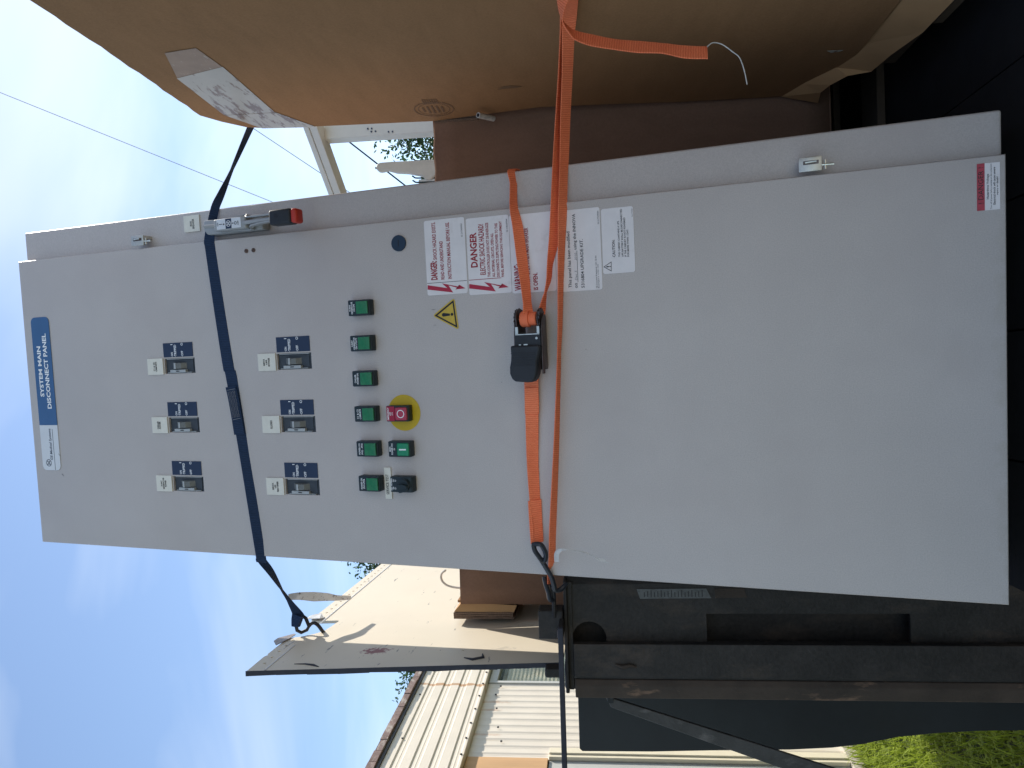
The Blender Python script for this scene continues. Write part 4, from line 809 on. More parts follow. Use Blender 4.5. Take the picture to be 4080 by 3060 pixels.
    text(st, M_INKG, T1, [('Dec 5', .5315, .5486, .6480, .6519, 0), ('2010', .5657, .5791, .6476, .6512, 0)], 'handwriting', italic=.25); plate('rule', [(.5283, .6466), (.5824, .6464), (.5824, .6471), (.5283, .6473)], M_INK, st, .0009, T1)
    st = sticker(.5386, .6497, .5456, .6013)
    text(st, M_INK, T1, [('CAUTION:', .5663, .5958, .5790, .5840), ('THIS CABINET CONTAINS A UPS.', .5656, .6273, .5704, .5736), ('UPS BATTERY SHALL BE DISCONNECTED', .5658, .6466, .5648, .5680), ('IF THE CABINET IS NOT POWERED', .5654, .6317, .5598, .5630), ('FOR MORE THAN 1 DAY.', .5650, .6116, .5551, .5583), ('55-217727P005', .6318, .6453, .5466, .5484, 0)], bold=.015)
    def trisym(par, P, w, m, d, ex=True):
        c_ = (sum(p for p, _ in P) / 3, sum(q_ for _, q_ in P) / 3)
        I_ = [(c_[0] + (p - c_[0]) * w, c_[1] + (q_ - c_[1]) * w) for p, q_ in P]; mb = MB(); mb.add([L(p, q_, d) for p, q_ in P + I_], [(0, 1, 4, 3), (1, 2, 5, 4), (2, 0, 3, 5)])
        h_ = P[0][1] - c_[1]; mb.add([L(c_[0] + x_ * h_, c_[1] + y_ * h_, d) for x_, y_ in ((-.075, -.10), (.055, -.10), (.12, .34), (.08, .46), (-.05, .47), (-.12, .38))], [tuple(range(6))])
        A_ = circ(c_[0] + .0 * h_, c_[1] - .25 * h_, .10 * h_, 10); mb.add([L(p, q_, d) for p, q_ in A_], [tuple(range(10))]); mb.build('warning_symbol', m, par)
    trisym(st, [(.5510, .6005), (.5593, .5862), (.5422, .5868)], .80, M_INK, T1)
    # yellow triangle
    P = [(.4845, .9321), (.5158, .8850), (.4553, .8790)]
    def rnd(P, r):
        out_ = []
        for i in range(3):
            p0, p1, p2 = Vector(P[i - 1]), Vector(P[i]), Vector(P[(i + 1) % 3]); a_ = p1 + (p0 - p1).normalized() * r; c_ = p1 + (p2 - p1).normalized() * r
            out_ += [tuple(a_ * (1 - t) ** 2 + p1 * 2 * t * (1 - t) + c_ * t * t) for t in (0, .25, .5, .75, 1)]
        return out_
    ty = plate('warning_triangle', rnd(P, .007), M_YELTRI, root, .0003, .0008); c_ = Vector((sum(p for p, _ in P) / 3, sum(q_ for _, q_ in P) / 3))
    trisym(ty, [tuple(c_ + (Vector(p) - c_) * .86) for p in P], .80, M_INK, T1)
    # red and white sticker by the foot of the door
    st = plate('danger_sticker', [(.5901, .0082), (.6580, .0082), (.6584, .0274), (.5901, .0276)], M_STICK, root, .0003, .0008); plate('red_band', [(.5903, .0278), (.6584, .0276), (.6582, .0374), (.5903, .0376)], M_REDST, st, .0003, .0009)
    text(st, M_INK, T1, [('! DANGER !', .6000, .6530, .0293, .0360, 0), ('Hazardous Voltage', .6061, .6425, .0216, .0254, .01), ('Turn off all power before working on this equipment', .5916, .6566, .0180, .0206, 0), ('Electrical shock will cause severe', .5974, .6515, .0140, .0170, .01), ('injury or death!', .6111, .6378, .0100, .0129, .01)])
    # --- flange: main breaker tag, disconnect handle, two clamps
    tg = plate('main_breaker_tag', rrect(.6952, .7300, 1.4795, 1.5213, .0005), M_CREAM, root, -FL + .0003, -FL + .0030); text(tg, M_INK, -FL + .0033, [('MAIN', .7071, .7173, 1.4995, 1.5048), ('BREAKER', .7012, .7222, 1.4932, 1.4985)], bold=.01)
    mb = MB(); mb.rbox(.6795, .7110, -.004, FL - .0002, 1.300, 1.449, .004, 2); mb.rbox(.6815, .7055, -.028, -.003, 1.322, 1.402, .0035, 3)
    hd = mb.build('disconnect_handle', M_GREYM, root, smooth=True)
    for sgn, pts in ((1, [(.7060, 1.378, .006), (.7105, 1.330, .010), (.7030, 1.318, .024), (.7000, 1.240, .038)]), (-1, [(.6830, 1.378, .006), (.6795, 1.322, .010), (.6850, 1.308, .026), (.6880, 1.240, .038)])):
        mb = MB(); mb.strip([list(L(*p)) + [0, -.006, 0] for p in pts], .0030, 3); mb.build('handle_arm', M_GREYM, hd)
    mb = MB(); mb.cyl(L(.6925, 1.330, .026), L(.6915, 1.235, .040), .0042, 10); mb.build('handle_rod', M_GREYM, hd, smooth=True)
    mb = MB(); mb.rbox(.6752, .7045, -.060, -.032, 1.1925, 1.2430, .005, 3); gp = mb.build('grip', M_BLACKPL, hd, smooth=True)
    mb = MB(); mb.cyl(L(.6925, 1.2255, .0601), L(.6925, 1.2255, .0604), .0042, 14); mb.build('grip_hole', M_INK, gp)
    mb = MB(); mb.rbox(.6757, .7035, -.0585, -.034, 1.1795, 1.1940, .005, 3); mb.build('grip_tip', M_REDTIP, gp, smooth=True)
    mb = MB(); mb.cyl(L(.6945, 1.400, .014), L(.6945, 1.4315, .020), .0036, 10); mb.build('latch_pin', M_GREYM, hd, smooth=True)
    pl_ = plate('position_plate', rrect(.6840, .7040, 1.3335, 1.3935, .0006), M_WHITEPL, hd, .0282, .0285); plate('emblem_band', [(.6841, 1.3565), (.7039, 1.3565), (.7039, 1.3712), (.6841, 1.3712)], M_BLUEDK, hd, .0286, .0287)
    mb = MB()
    write(mb, 'ON', .6905, .6978, 1.3890, 1.3923, L, .0288, .02); write(mb, 'OFF', .6890, .6976, 1.3384, 1.3416, L, .0288, .02)
    mb.prism([(.6934, 1.3800), (.6947, 1.3800), (.6947, 1.3873), (.6934, 1.3873)], L, .0286, .0288)
    A_, B_ = circ(.6936, 1.3465, .0033, 14), circ(.6936, 1.3465, .0021, 14); mb.add([L(p, q_, .0288) for p, q_ in A_ + B_], [(i, (i + 1) % 14, 14 + (i + 1) % 14, 14 + i) for i in range(14)])
    for za, zb in ((1.3718, 1.3785), (1.3560, 1.3508)): mb.add([L(.6936, zb, .0288), L(.6915, (za + zb) / 2, .0288), L(.6957, (za + zb) / 2, .0288), L(.6932, za, .0288), L(.6940, za, .0288), L(.6940, (za + zb) / 2, .0288), L(.6932, (za + zb) / 2, .0288)], [(0, 1, 2), (3, 4, 5, 6)])
    mb.build('position_lettering', M_INK, hd); mb = MB(); monogram(mb, .6940, 1.3638, .0062, .0289); mb.build('monogram', M_WINK, hd)
    for zc in (1.631, .2646):
        mb = MB(); mb.rbox(.6740, .6966, -.0035, .0010, zc - .0172, zc + .0172, .0014, 2); mb.box(.6895, .6955, .0008, FL - .0003, zc - .0165, zc + .0165)
        cl = mb.build('door_clamp', M_CLAMP, root, smooth=True)
        mb = MB(); mb.prism(rrect(.6845, .6905, zc - .0125, zc + .0105, .001), L, .0036, .0039); mb.build('clamp_slot', M_DSTEEL, cl)
        mb = MB(); mb.tube([L(.6880, zc + .0075, .0045), L(.6885, zc - .009, .0060)], .0016, 8); mb.build('clamp_pin', M_STEEL, cl, smooth=True)
        mb = MB(); mb.cyl(L(.6828, zc - .0160, .0010), L(.6822, zc - .0345, .0004), .0021, 10); mb.cyl(L(.6755, zc - .0220, .0008), L(.6898, zc - .0218, .0008), .0018, 8); mb.build('thumb_screw', M_STEEL, cl, smooth=True)
    # two dark scuffs beside the name plate and one by the triangle
    mb = MB()
    for a_, b_, l_, w_, r_ in ((.2125, 1.9175, .011, .0013, 40), (.1650, 1.9120, .011, .0014, 42), (.4960, .9290, .012, .0006, 92), (.4670, .9275, .008, .0006, 95), (.4103, .6376, .0016, .0014, 0), (.3560, .7990, .003, .0008, 80)):
        c2, s2_ = math.cos(R_(r_)), math.sin(R_(r_)); mb.add([L(a_ + p * c2 - q_ * s2_, b_ + p * s2_ + q_ * c2, .0016) for p, q_ in ((-l_ / 2, 0), (-l_ * .1, -w_ / 2), (l_ / 2, 0), (l_ * .1, w_ / 2))], [(0, 1, 2, 3)])
    mb.build('scuff_mark', M_INK, root)
build_cabinet()

# ------------------------------------------------------------------ straps
NAVY = [[1.335,2.35,1.56,-0.002,0.012,-0.009],[1.05,2.2,2.0,0.0018,0.0109,-0.004],[0.7577,1.9126,2.2809,0.0018,0.0109,-0.004],[0.6443,1.8,2.2674,0.0018,0.0109,-0.004],[0.5006,1.6574,2.2502,0.0037,0.0132,0.0028],[0.4351,1.5923,2.2424,0.0014,0.0113,-0.0028],[0.3922,1.5498,2.2373,0.0019,0.0044,-0.0086],[0.3558,1.5435,2.2438,0.0024,0.0048,-0.0081],[0.3192,1.5338,2.2451,0.0013,0.0026,-0.0104],[0.297,1.5348,2.2431,-0.0001,0.0025,-0.0105],[0.1815,1.5394,2.2312,-0.0003,0.0019,-0.0112],[0.0523,1.5441,2.2165,-0.0004,0.0011,-0.0118],[0.0337,1.5439,2.211,-0.0004,0.0012,-0.0118],[-0.1366,1.5495,2.189,0.0003,0.0032,-0.0101],[-0.3416,1.5569,2.165,-0.0018,0.0041,-0.0094],[-0.3585,1.5764,2.1723,-0.0019,0.0033,-0.0102],[-0.3917,1.6,2.1625,-0.001,0.0115,-0.0035],[-0.4425,1.65,2.1606,-0.0046,0.0136,0.0029],[-0.4861,1.7,2.1604,-0.0068,0.0098,-0.0061],[-0.5189,1.725,2.1548,-0.0027,0.0045,-0.0128],[-0.5354,1.735,2.1585,-0.0033,0.0107,-0.0055]]
PATCH = [[0.0122,1.5414,2.2119,0.0015,0.0022,-0.011],[-0.0092,1.5417,2.2074,0.0021,0.0012,-0.0118],[-0.0488,1.5429,2.2019,0.0014,0.0022,-0.011],[-0.0885,1.5455,2.1977,0.0008,0.0014,-0.0118]]
O1R = [[0.3967,1.4903,1.5666,0.0023,0.0082,-0.007],[0.3903,1.3933,1.5913,0.0023,0.0082,-0.007],[0.3638,1.3822,1.5895,0.0027,0.0096,-0.0055],[0.3428,1.3753,1.5893,0.002,0.0096,-0.0056],[0.3123,1.3625,1.5881,0.0032,0.0088,-0.0065],[0.2773,1.3569,1.5817,0.0018,0.0063,-0.0089],[0.2241,1.3528,1.576,0.0016,0.006,-0.0092],[0.1821,1.346,1.5711,0.0016,0.0074,-0.0082],[0.1409,1.3416,1.5677,0.0017,0.009,-0.0066],[0.1216,1.3364,1.5665,0.0007,0.0064,-0.0091]]
O1L = [[0.0288,1.3713,1.5658,0.0011,0.0005,-0.0122],[0.0023,1.3734,1.5672,0.0007,-0.0034,-0.0131],[-0.0597,1.3777,1.5683,-0.0004,0.0017,-0.0118],[-0.144,1.3858,1.5702,-0.0007,0.0046,-0.0103],[-0.2153,1.3922,1.5687,-0.0011,0.006,-0.0094],[-0.2614,1.395,1.5678,-0.0017,0.0085,-0.0071],[-0.2903,1.3967,1.567,-0.0004,0.0071,-0.0082]]
O2 = [[0.598,0.8,1.46,0.002,0.0016,-0.0133],[0.598,1.0365,1.4669,0.002,0.0016,-0.0133],[0.602,1.2431,1.4767,0.0031,0.0019,-0.013],[0.5785,1.285,1.4809,0.0026,0.0076,-0.0105],[0.5348,1.32,1.4848,0.0029,0.0089,-0.0092],[0.4683,1.355,1.4914,0.0028,0.0097,-0.0086],[0.3999,1.36,1.4957,0.0019,0.008,-0.008],[0.3621,1.3506,1.4978,0.002,0.009,-0.007],[0.2993,1.339,1.5011,0.002,0.0085,-0.0076],[0.239,1.3408,1.5048,0.0015,0.0102,-0.0057],[0.1792,1.3446,1.5083,0.0013,0.0112,-0.0044],[0.0988,1.3498,1.512,0.0007,0.0119,-0.0034],[0.0535,1.3536,1.5152,0.0004,0.0124,-0.0024],[-0.0224,1.3598,1.5197,-0.0003,0.0121,-0.003],[-0.123,1.3702,1.5266,-0.0011,0.0113,-0.0041],[-0.2599,1.3851,1.5373,-0.002,0.0101,-0.0055],[-0.3245,1.3944,1.5411,-0.0023,0.0099,-0.0056],[-0.3575,1.4249,1.5467,-0.0026,0.0103,-0.005],[-0.3723,1.42,1.5487,-0.0033,0.0127,-0.0023]]
TAIL = [[0.1196,1.341,1.5436,0.0006,0.0099,-0.006],[0.1299,1.3441,1.542,0.0007,0.0103,-0.0055],[0.1586,1.3488,1.5355,0.0014,0.0129,-0.0009],[0.1805,1.3478,1.5291,0.0014,0.0117,-0.0035],[0.2064,1.3454,1.5262,0.0015,0.0112,-0.0042],[0.2405,1.3456,1.5197,0.001,0.0081,-0.0079],[0.2805,1.3441,1.5159,0.0013,0.0081,-0.0079],[0.321,1.3449,1.5134,0.0017,0.0087,-0.0072],[0.3876,1.3604,1.5102,0.0024,0.0097,-0.0061],[0.4708,1.36,1.5042,0.0038,0.012,-0.0043],[0.5379,1.325,1.4968,0.0047,0.0121,-0.0031],[0.5815,1.29,1.4922,0.0053,0.0121,-0.0021],[0.5993,1.25,1.4882,0.0054,0.0117,-0.0033],[0.5995,1.21,1.4828,0.0052,0.0112,-0.0048],[0.598,1.17,1.4803,-0.0014,0.0116,-0.0069],[0.585,1.155,1.484,-0.006,0.001,-0.012],[0.573,1.158,1.4874,-0.0092,-0.0063,-0.0076],[0.5485,1.165,1.4881,-0.0085,-0.0119,-0.0012],[0.5313,1.165,1.478,-0.0104,-0.0113,-0.0009],[0.5236,1.168,1.468,-0.0121,-0.0102,-0.0005],[0.5154,1.17,1.4441,-0.0127,-0.0095,0.0017],[0.5064,1.17,1.4092,-0.0121,-0.0101,0.0015],[0.4993,1.168,1.3751,-0.0128,-0.0094,0.0018],[0.4933,1.165,1.3405,-0.0119,-0.0103,0.0013],[0.4833,1.16,1.3079,-0.0131,-0.0089,0.0019],[0.4798,1.16,1.2752,-0.013,-0.009,0.0013]]
THREAD = [[0.4885, 1.16, 1.2754], [0.4939, 1.16, 1.2669], [0.4903, 1.16, 1.2536], [0.4781, 1.16, 1.2387], [0.4689, 1.16, 1.2293], [0.4497, 1.16, 1.2232], [0.4291, 1.16, 1.2197]]
RING = [[-0.5246, 1.735, 2.1498], [-0.5333, 1.737, 2.141], [-0.5526, 1.74, 2.1349], [-0.5613, 1.74, 2.1402], [-0.566, 1.735, 2.1525], [-0.5595, 1.73, 2.1601], [-0.5437, 1.727, 2.1618], [-0.5303, 1.727, 2.1566]]
NHOOK = [[-0.5526, 1.74, 2.1349], [-0.5478, 1.742, 2.1308], [-0.5463, 1.744, 2.123], [-0.554, 1.747, 2.1146], [-0.5665, 1.752, 2.1084], [-0.5816, 1.765, 2.1040], [-0.5975, 1.775, 2.1000], [-0.600, 1.778, 2.080]]
H1LOOP = [[-0.2887, 1.3748, 1.5725], [-0.3002, 1.3748, 1.5702], [-0.3106, 1.3797, 1.5646], [-0.3201, 1.3846, 1.5589], [-0.3202, 1.3846, 1.5537], [-0.3086, 1.3797, 1.5509], [-0.2962, 1.3748, 1.5545], [-0.2878, 1.3699, 1.5601]]
H1 = [[-0.3176, 1.3874, 1.5612], [-0.3346, 1.3924, 1.5525], [-0.3527, 1.3973, 1.5438], [-0.3687, 1.4022, 1.5397], [-0.3795, 1.4071, 1.5377], [-0.3809, 1.412, 1.5296], [-0.3759, 1.417, 1.5221], [-0.3719, 1.4219, 1.518]]
H2 = [[-0.3609, 1.43, 1.5588], [-0.376, 1.43, 1.556], [-0.3903, 1.435, 1.5524], [-0.4047, 1.44, 1.5505], [-0.4087, 1.445, 1.547], [-0.4064, 1.45, 1.5434], [-0.393, 1.445, 1.5443], [-0.3773, 1.435, 1.5459]]
SCRAP = [[-0.3167, 1.36, 1.5306], [-0.3023, 1.36, 1.5301], [-0.2942, 1.355, 1.5205], [-0.2953, 1.35, 1.4981], [-0.2994, 1.345, 1.476], [-0.3085, 1.34, 1.4582], [-0.3101, 1.338, 1.4444]]
def smooth_path(P, sub=4):
    P = [Vector(p) for p in P]; out_ = []
    for i in range(len(P) - 1):
        p0, p1, p2, p3 = P[max(i - 1, 0)], P[i], P[i + 1], P[min(i + 2, len(P) - 1)]
        for k in range(sub):
            t = k / sub; out_.append(0.5 * ((2 * p1) + (p2 - p0) * t + (2 * p0 - 5 * p1 + 4 * p2 - p3) * t * t + (3 * p1 - p0 - 3 * p2 + p3) * t ** 3))
    return out_ + [P[-1]]
def rooted(name, loc, label, cat):
    r = empty(name, loc); tag(r, label, cat)
    def o(mb, n, m, par=None, **k):
        ob = mb.build(n, m, par or r, **k)
        if par is None: ob.location = [-c for c in loc]
        return ob
    return r, o
def build_straps():
    r, o = rooted('navy_strap', (0.0, 1.54, 2.21), 'navy blue webbing strap drawn across the upper part of the cabinet', 'strap')
    b = MB(); b.strip(NAVY, 0.002); o(b, 'webbing', W_NAVY, smooth=True)
    b = MB(); b.strip([p[:3] + [c * .95 for c in p[3:]] for p in PATCH], 0.0024, 4); pt = o(b, 'sewn_end', W_NAVY, smooth=True)
    b = MB(); zz = []
    c = [Vector(p[:3]) for p in PATCH]; hv = Vector(PATCH[1][3:])
    A0 = Vector(PATCH[0][:3]).lerp(Vector(PATCH[1][:3]), 0.45) + Vector((0, -0.0024, 0)); A1 = Vector(PATCH[2][:3]).lerp(Vector(PATCH[3][:3]), 0.1) + Vector((0, -0.0024, 0))
    for row in (-.62, -.35, -.08, .2, .48):
        for k in range(15):
            p = A0.lerp(A1, k / 14) + hv * (row + (0.16 if k % 2 else 0)) + Vector((0, -0.0008 - .0003 * row, 0)); zz.append(p)
        b.tube(zz, 0.00038, 4); zz = []
    for t in (-0.06, 1.06): b.tube([A0.lerp(A1, t) + hv * -.7, A0.lerp(A1, t) + hv * .7], 0.00045, 4)
    b.build('zigzag_stitching', M_STITCH, pt)
    b = MB(); b.tube(RING, 0.0042, 10, closed=True); b.tube(smooth_path(NHOOK), 0.0042, 10); hk = o(b, 'wire_hook', M_HOOK, smooth=True)
    b = MB(); b.strip([[-0.5215, 1.7235, 2.1545, -.003, -.004, -.0135], [-0.5330, 1.7225, 2.1570, -.002, -.004, -.0125], [-0.5480, 1.7225, 2.1600, 0, -.004, -.009]], 0.009, 4); o(b, 'sewn_loop', W_NAVY, smooth=True)
    # ---- orange ratchet strap
    r, o = rooted('orange_ratchet_strap', (0.06, 1.36, 1.565), 'bright orange ratchet strap with black handle across the cabinet middle', 'strap')
    b = MB(); b.strip(O1R, 0.0018); o(b, 'webbing', W_ORANGE, smooth=True)
    b = MB(); b.strip(O1L, 0.0018); w2 = o(b, 'webbing', W_ORANGE, smooth=True)
    b = MB(); b.strip([[-0.008, 1.3715, 1.5672, .0004, -.001, -.0128], [-0.030, 1.3735, 1.5675, .0004, 0, -.0128], [-0.055, 1.3755, 1.5680, 0, .001, -.0128]], 0.0026, 4); so = o(b, 'sewn_end', W_ORANGE, smooth=True)
    b = MB(); b.strip([[-0.212, 1.3905, 1.5690, .0008, .0050, -.0120], [-0.250, 1.3925, 1.5684, .0008, .0060, -.0115], [-0.290, 1.3945, 1.5672, .001, .007, -.0112]], 0.0026, 4); o(b, 'sewn_end', W_ORANGE, smooth=True)
    b = MB(); b.strip(TAIL, 0.0018); tl = o(b, 'loose_tail', W_ORANGE, smooth=True)
    b = MB(); b.tube(smooth_path(THREAD), 0.0009, 5, radii=None); b.build('frayed_thread', M_PLASTIC, tl, smooth=True)
    b = MB(); b.tube(smooth_path(H1LOOP + H1LOOP[:1], 3)[:-1], 0.0044, 10, closed=True); b.tube(smooth_path(H1), 0.0046, 10); o(b, 'wire_hook', M_HOOK, smooth=True)
    # ratchet, built in the door's own axes and then set on it
    rm = cabM
    rt = empty('ratchet'); rt.parent = r; rt.matrix_parent_inverse = Matrix.Identity(4); rt.matrix_basis = Matrix.Translation((-0.06, -1.36, -1.565)) @ rm
    def pp(name, mb, m, **k): return mb.build(name, m, rt, **k)
    mb = MB(); mb.tube([L(.468, .7425, .036), L(.468, .740, .036), L(.468, .7275, .036), L(.468, .7265, .036), L(.468, .7150, .036), L(.468, .7135, .036)], .0150, 20, radii=[.0128, .0142, .0146, .0118, .0122, .0110]); pp('wound_spool', mb, W_ORANGE, smooth=True)
    mb = MB(); mb.cyl(L(.468, .7520, .036), L(.468, .7045, .036), .0048, 12); pp('axle', mb, M_DSTEEL, smooth=True)
    for z0, z1 in ((.7465, .7490), (.7075, .7100)):              # slotted side plates
        mb = MB(); P = [(.378, .004), (.470, .004), (.484, .014), (.488, .032), (.482, .048), (.470, .053), (.456, .050), (.444, .036), (.400, .026), (.378, .018)]
        mb.prism(P, lambda a_, d_, b_: L(a_, b_, d_), z0, z1); pp('side_plate', mb, M_DSTEEL, bevel=.0006)
    for z0, z1 in ((.7495, .7515), (.7050, .7070)):              # toothed wheels
        mb = MB(); P = []
        for k in range(14): a_ = 2 * math.pi * k / 14; P += [(.468 + .0185 * math.cos(a_), .036 + .0185 * math.sin(a_)), (.468 + .0150 * math.cos(a_ + .30), .036 + .0150 * math.sin(a_ + .30))]
        mb.prism(P, lambda a_, d_, b_: L(a_, b_, d_), z0, z1); pp('ratchet_wheel', mb, M_DSTEEL)
    mb = MB(); mb.box(.378, .440, -.022, -.0195, .7102, .7462); mb.box(.3785, .3820, -.018, -.006, .7102, .7462); pp('base_plate', mb, M_DSTEEL)
    for z0, z1 in ((.7520, .7540), (.7020, .7040)):
        mb = MB(); P = [(.372, .050), (.440, .048), (.466, .044), (.478, .036), (.468, .027), (.452, .028), (.430, .036), (.372, .038)]
        mb.prism(P, lambda a_, d_, b_: L(a_, b_, d_), z0, z1); pp('handle_arm', mb, M_DSTEEL, bevel=.0005)
    mb = MB(); mb.box(.420, .4415, -.0515, -.0490, .7045, .7515); mb.box(.4405, .4530, -.0505, -.0485, .7440, .7515); mb.box(.4405, .4530, -.0505, -.0485, .7045, .7115); pp('pawl_plate', mb, M_BLACKPL, bevel=.0006)
    mb = MB(); mb.box(.4425, .4545, -.0512, -.0506, .7450, .7500); mb.box(.4405, .4420, -.0520, -.0515, .7060, .7500); mb.box(.4425, .4545, -.0512, -.0506, .7060, .7105); mb.box(.4220, .4245, -.0525, -.0516, .7280, .7350); mb.box(.4225, .4243, -.0525, -.0516, .7400, .7440); pp('worn_bright_edge', mb, M_STEEL)
    mb = MB(); mb.cyl(L(.4340, .7110, .0515), L(.4340, .7110, .0530), .0022, 8); pp('rivet', mb, M_STEEL)
    P = [(.4225, .7585), (.4225, .7045), (.4140, .7040), (.4020, .7075), (.3920, .7105), (.3830, .7100), (.3720, .7115), (.3640, .7150), (.3585, .7195), (.3580, .7290), (.3590, .7420), (.3600, .7520), (.3640, .7580), (.3740, .7618), (.3850, .7615), (.3950, .7590), (.4060, .7580)]
    mb = MB(); mb.prism(P, L, .034, .058); hd = pp('handle', mb, M_BLACKPL, bevel=.0035, smooth=True)
    mb = MB()
    for k in range(6): a_ = .4085 - k * .0042; mb.prism([(a_, .7575 - .002 * (k > 0)), (a_, .7125), (a_ + .0012, .7125), (a_ + .0012, .7575 - .002 * (k > 0))], L, .0580, .0588)
    mb.build('grip_rib', M_BLACKPL, hd, bevel=.0003)
    # ---- second orange strap
    r, o = rooted('orange_tie_strap', (0.0, 1.36, 1.52), 'plain orange strap running straight just below the ratchet, hooked at the trailer post', 'strap')
    b = MB(); b.strip(O2, 0.0018); o(b, 'webbing', W_ORANGE, smooth=True)
    b = MB(); b.tube(smooth_path(H2), 0.0046, 10); o(b, 'wire_hook', M_HOOK, smooth=True)
    b = MB(); b.strip([[x, y - .001, z, .0006 * k, .002, .0045] for k, (x, y, z) in enumerate(SCRAP)], 0.0008, 4)
    tag(b.build('plastic_scrap', M_PLASTIC, smooth=True), 'crumpled thin white plastic scrap hanging under the lower orange strap', 'scrap')
build_straps()
b = MB(); b.tube(smooth_path([(-0.462, 1.9, 1.838), (-0.470, 1.9, 1.848), (-0.483, 1.9, 1.850), (-0.495, 1.9, 1.843), (-0.503, 1.9, 1.828), (-0.507, 1.9, 1.80), (-0.507, 1.9, 1.74)]), 0.0028, 8)
tag(b.build('twine_curl', M_PLASTIC, smooth=True), 'short curl of white twine sticking up beside the cabinet, above the bent carton flap', 'twine')

# ------------------------------------------------------------------ white rack, arm and cables behind the load
def build_rack():
    r, o = rooted('white_rack_frame', (1.1, 3.2, 0.775), 'white square-tube rack frame standing behind the cartons against the sky', 'rack')
    b = MB(); b.rbox(1.074, 1.134, 3.20, 3.27, 0.78, 2.598, 0.004); o(b, 'post', M_RACK)
    d = Vector((-0.19, 0.266, 0)).normalized(); p = Vector((1.15, 3.165, 2.565)); nrm = Vector((d.y, -d.x, 0))
    M4 = Matrix(((d.x, -nrm.x, 0, p.x), (d.y, -nrm.y, 0, p.y), (0, 0, 1, p.z), (0, 0, 0, 1)))
    b = MB(); b.rbox(-0.02, 1.9, 0.0, 0.085, 0.0345, 0.058, 0.003, 2, M4); b.rbox(-0.018, 1.9, 0.004, 0.081, 0.0, 0.034, 0.003, 2, M4); o(b, 'beam', M_RACK)
    b = MB(); b.rbox(0.20, 0.26, 4.52, 4.58, 0.78, 2.56, 0.004); o(b, 'post', M_RACK)
    for x, z in ((1.092, 2.36), (1.092, 2.342), (1.105, 2.375), (1.105, 2.358), (1.086, 2.285), (1.086, 2.268)):
        b = MB(); b.cyl((x, 3.196, z), (x, 3.2005, z), 0.0036, 10); o(b, 'bolt', M_BLUEDK)
build_rack()
def build_arm():
    r, o = rooted('white_support_arm', (0.96, 3.3, 0.775), 'cream rounded fibreglass arm with black hooks rising behind the wide carton', 'arm')
    P = [(0.985, 2.10), (0.986, 2.20), (0.988, 2.30), (0.987, 2.352), (0.981, 2.367), (0.965, 2.370), (0.952, 2.366), (0.949, 2.350), (0.953, 2.32), (0.941, 2.283), (0.935, 2.23), (0.920, 2.17), (0.899, 2.150), (0.899, 2.127), (0.92, 2.10), (0.945, 2.08), (0.95, 0.78), (0.985, 0.78)]
    b = MB(); b.prism(P, lambda p, q, d: (p, d, q), 3.29, 3.33); o(b, 'arm_body', M_ARM, bevel=.006, smooth=True)
    b = MB(); b.cyl((0.969, 3.31, 2.368), (0.968, 3.31, 2.378), 0.005, 8); o(b, 'tip_pin', M_DSTEEL)
    b = MB(); b.rbox(0.870, 0.905, 3.30, 3.325, 2.08, 2.185, .003); o(b, 'bracket', M_RACK)
    for x, z in ((0.992, 2.206), (0.917, 2.211), (0.898, 2.210)):
        b = MB(); b.tube(smooth_path([(x + .004, 3.30, z + .001), (x, 3.30, z - .006), (x - .006, 3.30, z - .02), (x - .008, 3.30, z - .10)]), 0.0035, 8); o(b, 'hook', M_CABLE, smooth=True)
build_arm()
def cable(name, p0, p1, rr, m, label, sag=0.0):
    p0, p1 = Vector(p0), Vector(p1); b = MB()
    b.tube([p0.lerp(p1, t / 16) - Vector((0, 0, sag * 4 * (t / 16) * (1 - t / 16))) for t in range(17)], rr, 6)
    tag(b.build(name, m, smooth=True), label, 'cable')
cable('guy_cable', (1.62, 4.0, 3.067), (0.72, 4.0, 1.997), 0.0042, M_CABLE, 'dark green guy cable slanting across behind the cream arm')
cable('overhead_wire', (12.0, 20, 25.3), (3.3, 20, 5.85), 0.010, M_WIRE, 'thin grey overhead wire crossing the open sky above the cabinet')
cable('overhead_wire', (9.9, 20, 14.22), (3.3, 20, 5.03), 0.010, M_WIRE, 'short grey overhead wire between navy strap and white rack beam')

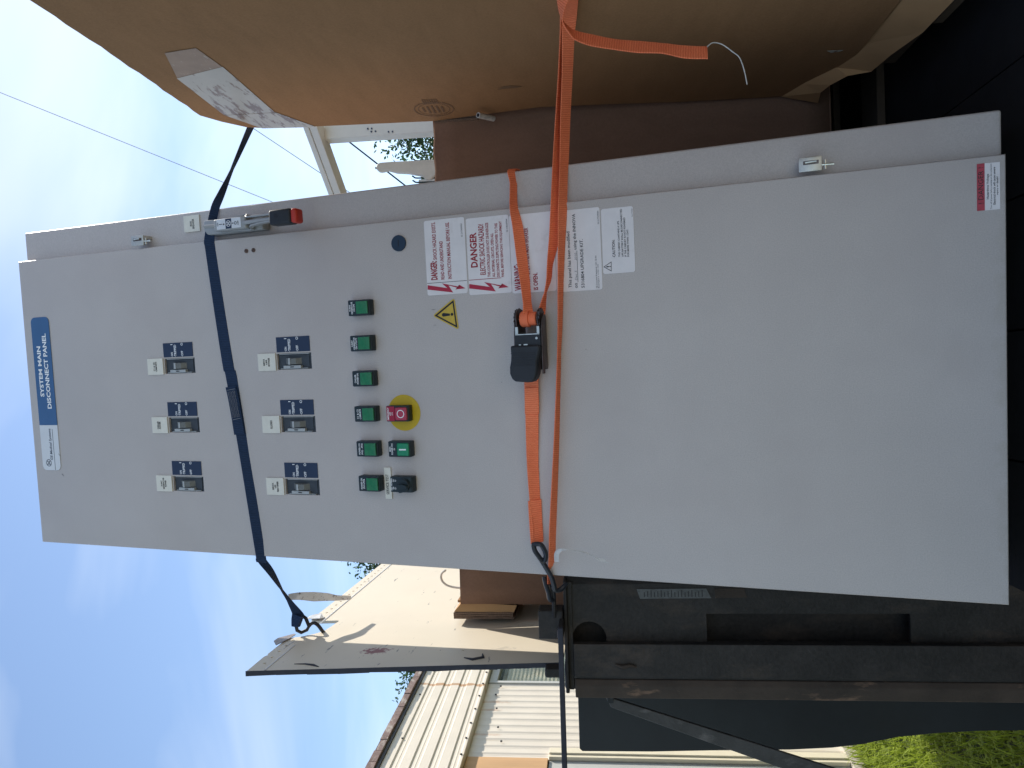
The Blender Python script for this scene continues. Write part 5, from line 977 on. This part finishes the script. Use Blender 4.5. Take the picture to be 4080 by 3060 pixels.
# ------------------------------------------------------------------ trees
def tree(base, h, rad, label, n=5200, leaf=0.16, seed=1):
    rnd = random.Random(seed); r, o = rooted('leafy_tree', base, label, 'tree'); B = Vector(base)
    b = MB(); b.tube([B, B + Vector((0.05, 0, h * .25)), B + Vector((-.05, .05, h * .5)), B + Vector((.05, 0, h * .85))], .2, 8, radii=[h * .035, h * .026, h * .018, h * .006])
    cl = []
    for k in range(40):
        a = rnd.uniform(0, 6.28); zz = rnd.uniform(.35, .95); rr = rad * math.sqrt(max(.08, 1 - ((zz - .62) / .42) ** 2)) * rnd.uniform(.35, .95)
        c = B + Vector((rr * math.cos(a), rr * math.sin(a), h * zz)); cl.append((c, rad * rnd.uniform(.22, .42)))
        b.tube([B + Vector((0, 0, h * (zz - .22))), B.lerp(c, .55) + Vector((0, 0, h * zz * .42)), c], .03, 5, radii=[h * .010, h * .006, h * .002])
    o(b, 'trunk', M_BARK, smooth=True)
    vs_, fs = [], []
    for k in range(n):
        c, cr_ = rnd.choice(cl); d = Vector((rnd.gauss(0, 1), rnd.gauss(0, 1), rnd.gauss(0, .8))); d = d.normalized() * cr_ * (rnd.random() ** .45) * rnd.uniform(.8, 1.15)
        p = c + d; s_ = leaf * rnd.uniform(.6, 1.2); u = Vector((rnd.gauss(0, 1), rnd.gauss(0, 1), rnd.gauss(0, 1))).normalized(); w = u.orthogonal().normalized(); w = Matrix.Rotation(rnd.uniform(0, 6.28), 3, u) @ w
        i = len(vs_); vs_ += [p - u * s_ * .5, p + w * s_ * .28 , p + u * s_ * .5, p - w * s_ * .28]; fs.append((i, i + 1, i + 2, i + 3))
    b = MB(); b.add(vs_, fs); o(b, 'crown', M_LEAF)
tree((9.4, 25, 0), 8.0, 2.6, 'green leafy tree far behind the white rack post', seed=3, n=26000, leaf=.16)
tree((6.9, 27, 0), 7.3, 2.0, 'lower bushy tree beside the cream arm in the far background', seed=5, n=20000, leaf=.16)
tree((-4.9, 23, 0), 9.6, 2.2, 'dark green treetop above the white side board behind the cabinet', seed=8, n=20000, leaf=.15)
tree((-10.2, 26, 0), 8.4, 1.9, 'small sprig of a tree showing above the building roof edge', seed=11, n=7000, leaf=.15)

# ------------------------------------------------------------------ grass
def build_grass():
    rnd = random.Random(21); vs_, fs = [], []; cv, cf = [], []
    def wall_x(y): return -2.2 + 0.058 * (y - 4.9) + 0.05
    for k in range(21000):
        x, y = rnd.uniform(-3.0, -0.85), rnd.uniform(1.9, 6.0)
        if x < wall_x(y): continue
        h = rnd.uniform(.04, .13); a = rnd.uniform(0, 6.28); ln_ = rnd.uniform(.2, .9) * h; w = rnd.uniform(.002, .0045); dxx, dyy = math.cos(a), math.sin(a)
        i = len(vs_); px, py = -dyy * w, dxx * w
        vs_ += [(x - px, y - py, 0), (x + px, y + py, 0), (x + dxx * ln_ * .35 + px * .8, y + dyy * ln_ * .35 + py * .8, h * .6), (x + dxx * ln_ * .35 - px * .8, y + dyy * ln_ * .35 - py * .8, h * .6), (x + dxx * ln_, y + dyy * ln_, h)]
        fs += [(i, i + 1, i + 2, i + 3), (i + 3, i + 2, i + 4)]
    for k in range(9000):
        x, y = rnd.uniform(-2.6, -0.9), rnd.uniform(1.9, 5.2)
        if x < wall_x(y) + .12: continue
        z = rnd.uniform(.02, .075); a = rnd.uniform(0, 6.28)
        for j in range(3):
            b_ = a + j * 2.1; r_ = rnd.uniform(.007, .014); i = len(cv); c, s_ = math.cos(b_), math.sin(b_); t = rnd.uniform(-.4, .4)
            cv += [(x, y, z), (x + r_ * (c - .5 * s_), y + r_ * (s_ + .5 * c), z + r_ * t), (x + 1.5 * r_ * c, y + 1.5 * r_ * s_, z + r_ * t * 1.3), (x + r_ * (c + .5 * s_), y + r_ * (s_ - .5 * c), z + r_ * t)]; cf.append((i, i + 1, i + 2, i + 3))
    b = MB(); b.add(vs_, fs); tag(b.build('grass', M_GRASS), 'short green grass between the trailer and the building', 'grass', kind='stuff')
    b = MB(); b.add(cv, cf); tag(b.build('clover', M_CLOVER), 'low green clover growing through the grass', 'clover', kind='stuff')
build_grass()
